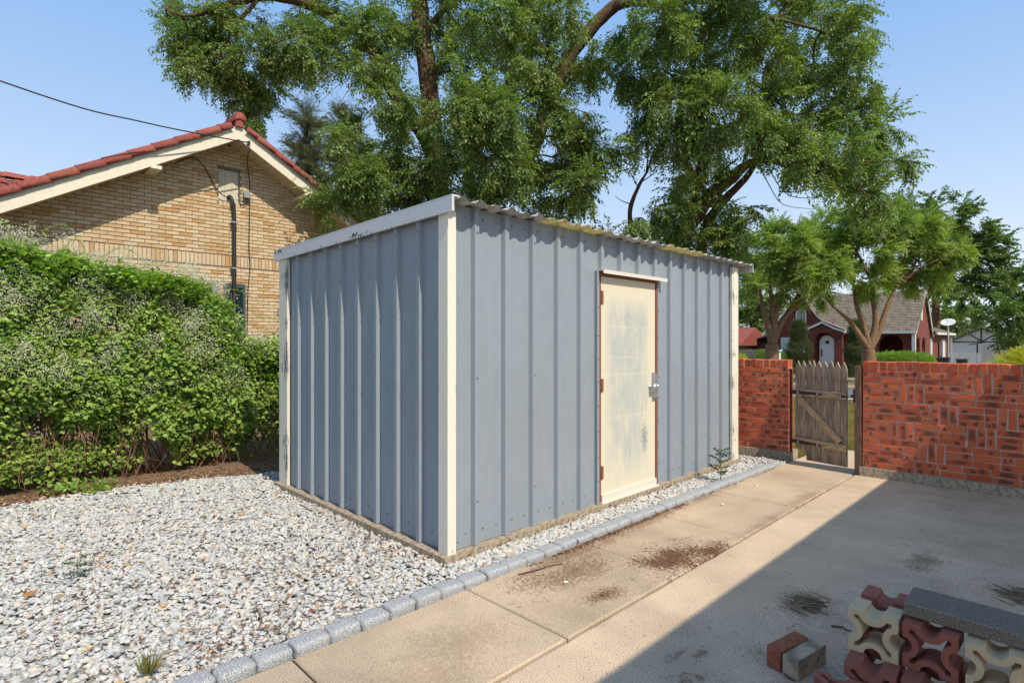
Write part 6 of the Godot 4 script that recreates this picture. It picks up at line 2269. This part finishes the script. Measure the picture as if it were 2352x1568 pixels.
func block_pile():
	rng.seed = 950
	var s = 0.174
	var m = block_mesh(s, 0.126)
	var flecks = ntex(951, 0.22, [[0.0, grey(0.62)], [0.3, grey(0.9)], [0.75, grey(0.97)], [0.83, grey(1.0)], [1.0, Color(1, 1, 1)]], 256, 3)
	var cream = grained(lin(0.86, 0.66, 0.405), 0.9, flecks, 7.0, M.relief_fine, 0.3)
	var red = grained(lin(0.45, 0.145, 0.095), 0.85, flecks, 7.0, M.relief_fine, 0.3)
	# faces look towards -x
	var face = Basis(Vector3(0, 0, 1), Vector3(0, 1, 0), Vector3(-1, 0, 0))
	var low = s / 2 + 0.001
	var high = s * 1.5 + 0.003
	for q in [
		["cream pierced concrete block on top of the pile, left of the grey plank", cream, 2.693, high, -0.603, 0.0],
		["red pierced block behind the cream block on top of the pile", red, 2.87, high, -0.6, 0.03],
		["red pierced concrete block under the end of the grey plank", red, 2.70, high, -0.415, -0.02],
		["cream pierced block under the plank, right of the red one", cream, 2.69, high, -0.222, 0.02],
		["red pierced block on the ground below the cream top block", red, 2.588, low, -0.592, 0.05],
		["red pierced block on the ground below the plank's left end", red, 2.60, low, -0.40, -0.03],
		["cream pierced block on the ground below the right cream block", cream, 2.61, low, -0.21, 0.02],
		["red pierced block on the ground behind the others, below the red top one", red, 2.80, low, -0.6, 0.0],
		["red pierced block on the ground at the back under the middle of the plank", red, 2.80, low, -0.405, 0.02],
		["cream pierced block on the ground at the back under the plank", cream, 2.81, low, -0.21, -0.02]]:
		single("pierced_block", m, q[1], q[0], "block", Transform3D(Basis(Vector3(0, 1, 0), q[5]) * face, Vector3(q[2], q[3], q[4])), "pierced screen blocks in the pile")
	# one more lying on its face to the left
	single("pierced_block", m, red, "chipped red pierced block lying flat at the left foot of the pile", "block", Transform3D(Basis(Vector3(0, 1, 0), 0.25) * Basis(Vector3(1, 0, 0), PI / 2), Vector3(2.40, 0.064, -0.66)), "pierced screen blocks in the pile")
	var plank_m = grained(lin(0.56, 0.465, 0.36), 0.95, ntex(952, 0.16, [[0.0, grey(0.3)], [0.4, grey(0.62)], [0.6, grey(0.85)], [1.0, Color(1, 1, 1)]], 256, 5), 4.0, M.relief_fine, 0.8)
	single("concrete_plank", worn_box(Vector3(0.205, 0.052, 0.95), 0.006, 0.002), plank_m, "dark grey rough concrete plank lying on the pierced blocks", "plank", Transform3D(Basis(Vector3(0, 1, 0), 0.015) * Basis(Vector3(1, 0, 0), 0.012), Vector3(2.79, 2 * s + 0.0345, -0.035)))
	# two loose bricks on edge
	var b1 = thing("loose_brick", "orange red brick standing on edge beside the block pile", "brick", Vector3(2.675, 0, -0.945), -0.2)
	part(b1, "clay", worn_box(Vector3(0.23, 0.094, 0.066), 0.006, 0.003), grained(lin(0.42, 0.13, 0.06), 0.9, M.blotch2, 4.0, M.relief_fine, 0.4), at(0, 0.048, 0))
	var b2 = thing("loose_brick", "sooty tan cored brick standing on edge before the red one", "brick", Vector3(2.66, 0, -0.868), -0.17)
	var clay = CSGBox3D.new()
	clay.name = "clay"
	clay.size = Vector3(0.235, 0.09, 0.068)
	clay.position = Vector3(0, 0.046, 0)
	clay.rotation.z = 0.004
	clay.material = grained(lin(0.46, 0.36, 0.24), 0.9, ntex(953, 0.012, [[0.0, grey(0.5)], [0.38, grey(0.75)], [0.6, grey(0.98)], [1.0, grey(1.0)]], 256, 5), 1.6, M.relief_fine, 0.5)
	for x in [-0.055, 0.05]:
		var hole = CSGCylinder3D.new()
		hole.name = "core_hole"
		hole.operation = CSGShape3D.OPERATION_SUBTRACTION
		hole.radius = 0.0135
		hole.height = 0.2
		hole.sides = 14
		hole.rotation.x = PI / 2
		hole.position = Vector3(x, 0, 0)
		hole.material = clay.material
		clay.add_child(hole, true)
	b2.add_child(clay)

# ---- what the wind brought ---------------------------------------------------------------
func litter():
	rng.seed = 970
	# chips: bits of leaf and bark
	var chip = []
	for k in 3:
		var v = []
		var idx = []
		var col = []
		leaf(v, idx, col, Vector3(-0.5, 0, 0), Vector3(1, 0.1, 0), Vector3(0, 1, 0.2), 1.0, rf(0.35, 0.6), Color(1, 1, 1), 0.5)
		chip.append(raw_mesh(v, idx, col))
	var twig = tube_mesh([Vector3(-0.5, 0, 0), Vector3(-0.15, 0.01, 0.02), Vector3(0.2, 0.005, -0.015), Vector3(0.5, 0, 0.03)], 0.02, 0.012, 4)
	var browns = [Color(0.16, 0.075, 0.035), Color(0.24, 0.12, 0.055), Color(0.11, 0.06, 0.035), Color(0.3, 0.17, 0.08)]
	var scatter = func(called, label, mesh, area, n, s0, s1, y, palette, flat_):
		var pl = []
		var cc = []
		for k in n:
			var a = area[rng.randi() % area.size()]
			var x = a[0] + rng.randfn() * a[2]
			var z = a[1] + rng.randfn() * a[3]
			if y > 0.015 and z > -2.69:
				continue
			if a.size() > 4:
				x = rf(a[0], a[2])
				z = a[1] + absf(rng.randfn()) * a[3]
			pl.append(Transform3D((Basis(Vector3(0, 1, 0), rf(0, TAU)) * Basis(Vector3(1, 0, 0), rf(-flat_, flat_)) * Basis(Vector3(0, 0, 1), rf(-flat_, flat_) * 0.4)).scaled(Vector3.ONE * rf(s0, s1)), Vector3(x, y + rf(0, 0.006), z)))
			cc.append(vary(palette[rng.randi() % palette.size()], 0.25))
		var o = many(self, called, mesh, M.dry, pl, cc)
		o.set_meta("label", label)
		return o
	scatter.call("leaf_litter", "brown leaf crumbs along the setts on the path", chip[0], [[2.6, -2.515, 6.7, 0.022, 1], [2.9, -2.515, 4.6, 0.03, 1]], 1500, 0.008, 0.022, 0.004, browns, 0.5)
	scatter.call("leaf_litter_001", "brown crumbs gathered in the low spots of the path", chip[1], [[3.45, -1.92, 0.15, 0.07], [3.7, -1.84, 0.13, 0.04], [2.72, -2.27, 0.22, 0.06], [2.62, -1.93, 0.06, 0.03], [2.75, -2.4, 0.3, 0.05]], 1300, 0.004, 0.011, 0.003, browns, 0.4)
	scatter.call("leaf_litter_002", "rust brown leaf bits lying among the gravel", chip[2], [[0.8, -3.6, 0.5, 0.5], [1.3, -4.6, 0.6, 0.8], [0.6, -5.0, 0.4, 0.6], [1.8, -3.3, 0.4, 0.3], [2.15, -4.0, 0.06, 0.8], [1.0, -2.9, 0.4, 0.2], [4.0, -2.88, 1.2, 0.03], [3.0, -2.66, 0.8, 0.03]], 900, 0.012, 0.04, 0.02, [Color(0.26, 0.09, 0.035), Color(0.2, 0.08, 0.04), Color(0.33, 0.17, 0.07), Color(0.22, 0.13, 0.08)], 0.7)
	scatter.call("leaf_litter_003", "dry brown leaves covering the soil under the vine", chip[0], [[0.6, -6.9, 0.5, 0.14], [1.6, -6.85, 0.5, 0.14], [2.3, -6.7, 0.4, 0.2], [0.2, -6.95, 0.3, 0.14], [3.2, -6.6, 0.6, 0.3]], 3200, 0.012, 0.045, -0.03, [Color(0.33, 0.19, 0.1), Color(0.24, 0.13, 0.07), Color(0.4, 0.25, 0.14), Color(0.15, 0.08, 0.045)], 0.6)
	scatter.call("twigs", "thin dry twigs scattered over the gravel", twig, [[0.8, -3.6, 0.6, 0.7], [1.2, -4.8, 0.6, 0.8], [1.6, -3.4, 0.4, 0.4], [1.0, -2.9, 0.4, 0.15]], 240, 0.04, 0.15, 0.02, [Color(0.2, 0.13, 0.09), Color(0.27, 0.19, 0.13), Color(0.13, 0.085, 0.06)], 0.15)
	scatter.call("twigs_001", "dark twigs and specks strewn over the drive", twig, [[2.9, -0.95, 0.5, 0.2], [4.2, -0.8, 1.0, 0.3], [2.3, -1.15, 0.3, 0.15]], 110, 0.012, 0.06, 0.006, [Color(0.07, 0.05, 0.04), Color(0.12, 0.08, 0.06)], 0.1)
	scatter.call("specks", "dark specks of grit strewn over the drive", chip[1], [[2.9, -0.9, 0.7, 0.35], [4.5, -0.8, 1.2, 0.35], [2.2, -1.3, 0.4, 0.25], [3.2, -2.1, 1.4, 0.25], [5.5, -1.0, 1.0, 0.4]], 1400, 0.003, 0.01, 0.005, [Color(0.06, 0.045, 0.035), Color(0.12, 0.08, 0.055)], 0.3)
	# nests of twigs and a few longer sticks
	for q in [[floor_at(1848, 1390), 0.13, 0.05, "clump of dark twigs and bark on the drive"], [floor_at(2338, 1372), 0.12, 0.07, "dark twig clump on the drive beyond the grey plank"]]:
		var o = thing("twig_clump", q[3], "debris", q[0] + Vector3(0, 0.004, 0))
		var pl = []
		var cc = []
		for k in 110:
			pl.append(Transform3D((Basis(Vector3(0, 1, 0), rng.randfn() * 0.5 + 0.9) * Basis(Vector3(0, 0, 1), rf(-0.3, 0.3))).scaled(Vector3(rf(0.03, 0.09), 0.15, 0.15)), Vector3(rng.randfn() * q[1] * 0.5, absf(rng.randfn()) * 0.006, rng.randfn() * q[2] * 0.5)))
			cc.append(vary(Color(0.27, 0.19, 0.12), 0.5))
		many(o, "twigs", twig, M.dry, pl, cc)
		var lv = []
		var li = []
		var lc = []
		leaf(lv, li, lc, Vector3(0.02, 0.015, 0.04), Vector3(0.8, 0, 0.5).normalized(), Vector3(0, 1, 0.3), 0.06, 0.025, Color(0.14, 0.2, 0.07))
		part(o, "leaf", raw_mesh(lv, li, lc), M.leaf)
	for q in [[floor_at(1770, 1532), floor_at(1828, 1567), "thin dark stick on the drive before the two loose bricks"], [floor_at(1910, 1440), floor_at(1960, 1452), "short dark stick beside the cream block"], [floor_at(1505, 1140, 0.03), floor_at(1535, 1165, 0.01), "bent twig lying on the gravel below the shed door"], [floor_at(1190, 1322), floor_at(1290, 1296), "pale dry twig lying along the setts on the path"]]:
		var a = q[0] + Vector3(0, 0.006, 0)
		var b = q[1] + Vector3(0, 0.006, 0)
		single("stick", tube_mesh(curve([a, a.lerp(b, 0.4) + Vector3(0.01, 0.006, 0.012), a.lerp(b, 0.7) + Vector3(-0.008, 0.003, -0.006), b], 3), 0.005, 0.003, 6), mat(lin(0.09, 0.06, 0.045), 0.9), q[2], "stick")
	# oak leaf on the gravel
	var p = floor_at(66, 1364, 0.03)
	var ol = [Vector2(-0.045, -0.004), Vector2(-0.03, -0.014), Vector2(-0.02, -0.006), Vector2(-0.006, -0.024), Vector2(0.004, -0.01), Vector2(0.022, -0.026), Vector2(0.024, -0.008), Vector2(0.05, -0.012), Vector2(0.04, 0.004), Vector2(0.03, 0.014), Vector2(0.012, 0.01), Vector2(0.002, 0.026), Vector2(-0.008, 0.01), Vector2(-0.026, 0.018), Vector2(-0.032, 0.006)]
	single("fallen_leaf", prism_mesh(ol, 0.0, 0.0012), grained(lin(0.42, 0.2, 0.06), 0.8, M.fine, 5.0), "large tan fallen leaf lying on the gravel", "leaf", Transform3D(Basis(Vector3(0, 1, 0), 0.9) * Basis(Vector3(1, 0, 0), -PI / 2 + 0.25), p))
	# weeds
	var weed = spray(980, 0.16, 5, 7, 0.04, 0.026, Color(0.06, 0.12, 0.03), 0.1, 0.6, true)
	var w = thing("weed_plant", "leafy green weed growing from the gravel by the shed corner", "plant", floor_at(1655, 1106))
	var ws = tool()
	tube(ws, curve([Vector3(0, -0.02, 0), Vector3(0.01, 0.12, 0.005), Vector3(-0.012, 0.24, 0), Vector3(0.005, 0.34, 0.01)], 3), 0.006, 0.003, 5)
	part(w, "stem", done(ws), mat(lin(0.1, 0.14, 0.05), 0.8))
	var pl = []
	var cc = []
	for k in 12:
		var f = (k + 1) / 12.0
		pl.append(Transform3D(facing(Vector3(cos(k * 2.4), 0.7, sin(k * 2.4)).normalized()).scaled(Vector3.ONE * rf(0.5, 0.75)), Vector3(0, 0.03 + f * 0.28, 0)))
		cc.append(vary(Color(1, 1, 1), 0.2))
	many(w, "foliage", weed, M.leaf, pl, cc)
	var w2 = thing("weed_plant", "sparse small weed seedling standing in the gravel", "plant", floor_at(176, 1330))
	part(w2, "stem", tube_mesh([Vector3(0, -0.01, 0), Vector3(0.004, 0.13, 0)], 0.003, 0.0015, 4), mat(lin(0.1, 0.14, 0.05), 0.8))
	pl = []
	cc = []
	for k in 6:
		pl.append(Transform3D(facing(Vector3(cos(k * 2.4), 0.3, sin(k * 2.4)).normalized()).scaled(Vector3.ONE * 0.4), Vector3(0, 0.03 + 0.018 * k, 0)))
		cc.append(vary(Color(1.2, 1.3, 1), 0.2))
	many(w2, "foliage", weed, M.leaf, pl, cc)
	var gt = thing("grass_tuft", "small tuft of dry and green grass in the gravel", "plant", floor_at(338, 1550))
	var gv = []
	var gi = []
	var gc = []
	for k in 60:
		var a = rf(0, TAU)
		var d = Vector3(cos(a) * rf(0.1, 0.9), 1, sin(a) * rf(0.1, 0.9)).normalized()
		leaf(gv, gi, gc, Vector3(cos(a), 0, sin(a)) * rf(0, 0.02), d, Vector3(cos(a), 0.2, sin(a)), rf(0.05, 0.12), 0.004, [Color(0.2, 0.26, 0.08), Color(0.42, 0.33, 0.14)][k % 2])
	part(gt, "blades", raw_mesh(gv, gi, gc), M.leaf)
	# dry grass beyond the gate
	var bl = []
	var bi = []
	var bc = []
	for k in 10:
		leaf(bl, bi, bc, Vector3(rf(-0.04, 0.04), 0, rf(-0.04, 0.04)), Vector3(rf(-0.5, 0.5), 1, rf(-0.5, 0.5)).normalized(), rand_dir(), rf(0.04, 0.09), 0.006, vary(Color(1, 1, 1), 0.2))
	var blade = raw_mesh(bl, bi, bc)
	pl = []
	cc = []
	for k in 9000:
		var x = 7.5 + 8.5 * pow(rng.randf(), 1.6)
		var z = -0.33 * x + 0.35 + rf(-1.7, 2.2)
		if x < 8.6 and z > -2.6 and z < -1.6:
			continue
		var y = -0.06 - 0.08 * clampf((x - 9.0) / 7.0, 0, 1)
		if x < 9.0:
			y = -0.09 + 0.03 * (x - 7.1) / 1.9
		pl.append(Transform3D(Basis(Vector3(0, 1, 0), rf(0, TAU)).scaled(Vector3.ONE * rf(0.8, 1.4)), Vector3(x, y, z)))
		cc.append(vary(Color(0.46, 0.37, 0.18) if rng.randf() < 0.88 else Color(0.2, 0.24, 0.08), 0.2))
	var gr = many(self, "dry_grass", blade, M.leaf, pl, cc)
	gr.set_meta("label", "short dry grass on the lawn beyond the gate")
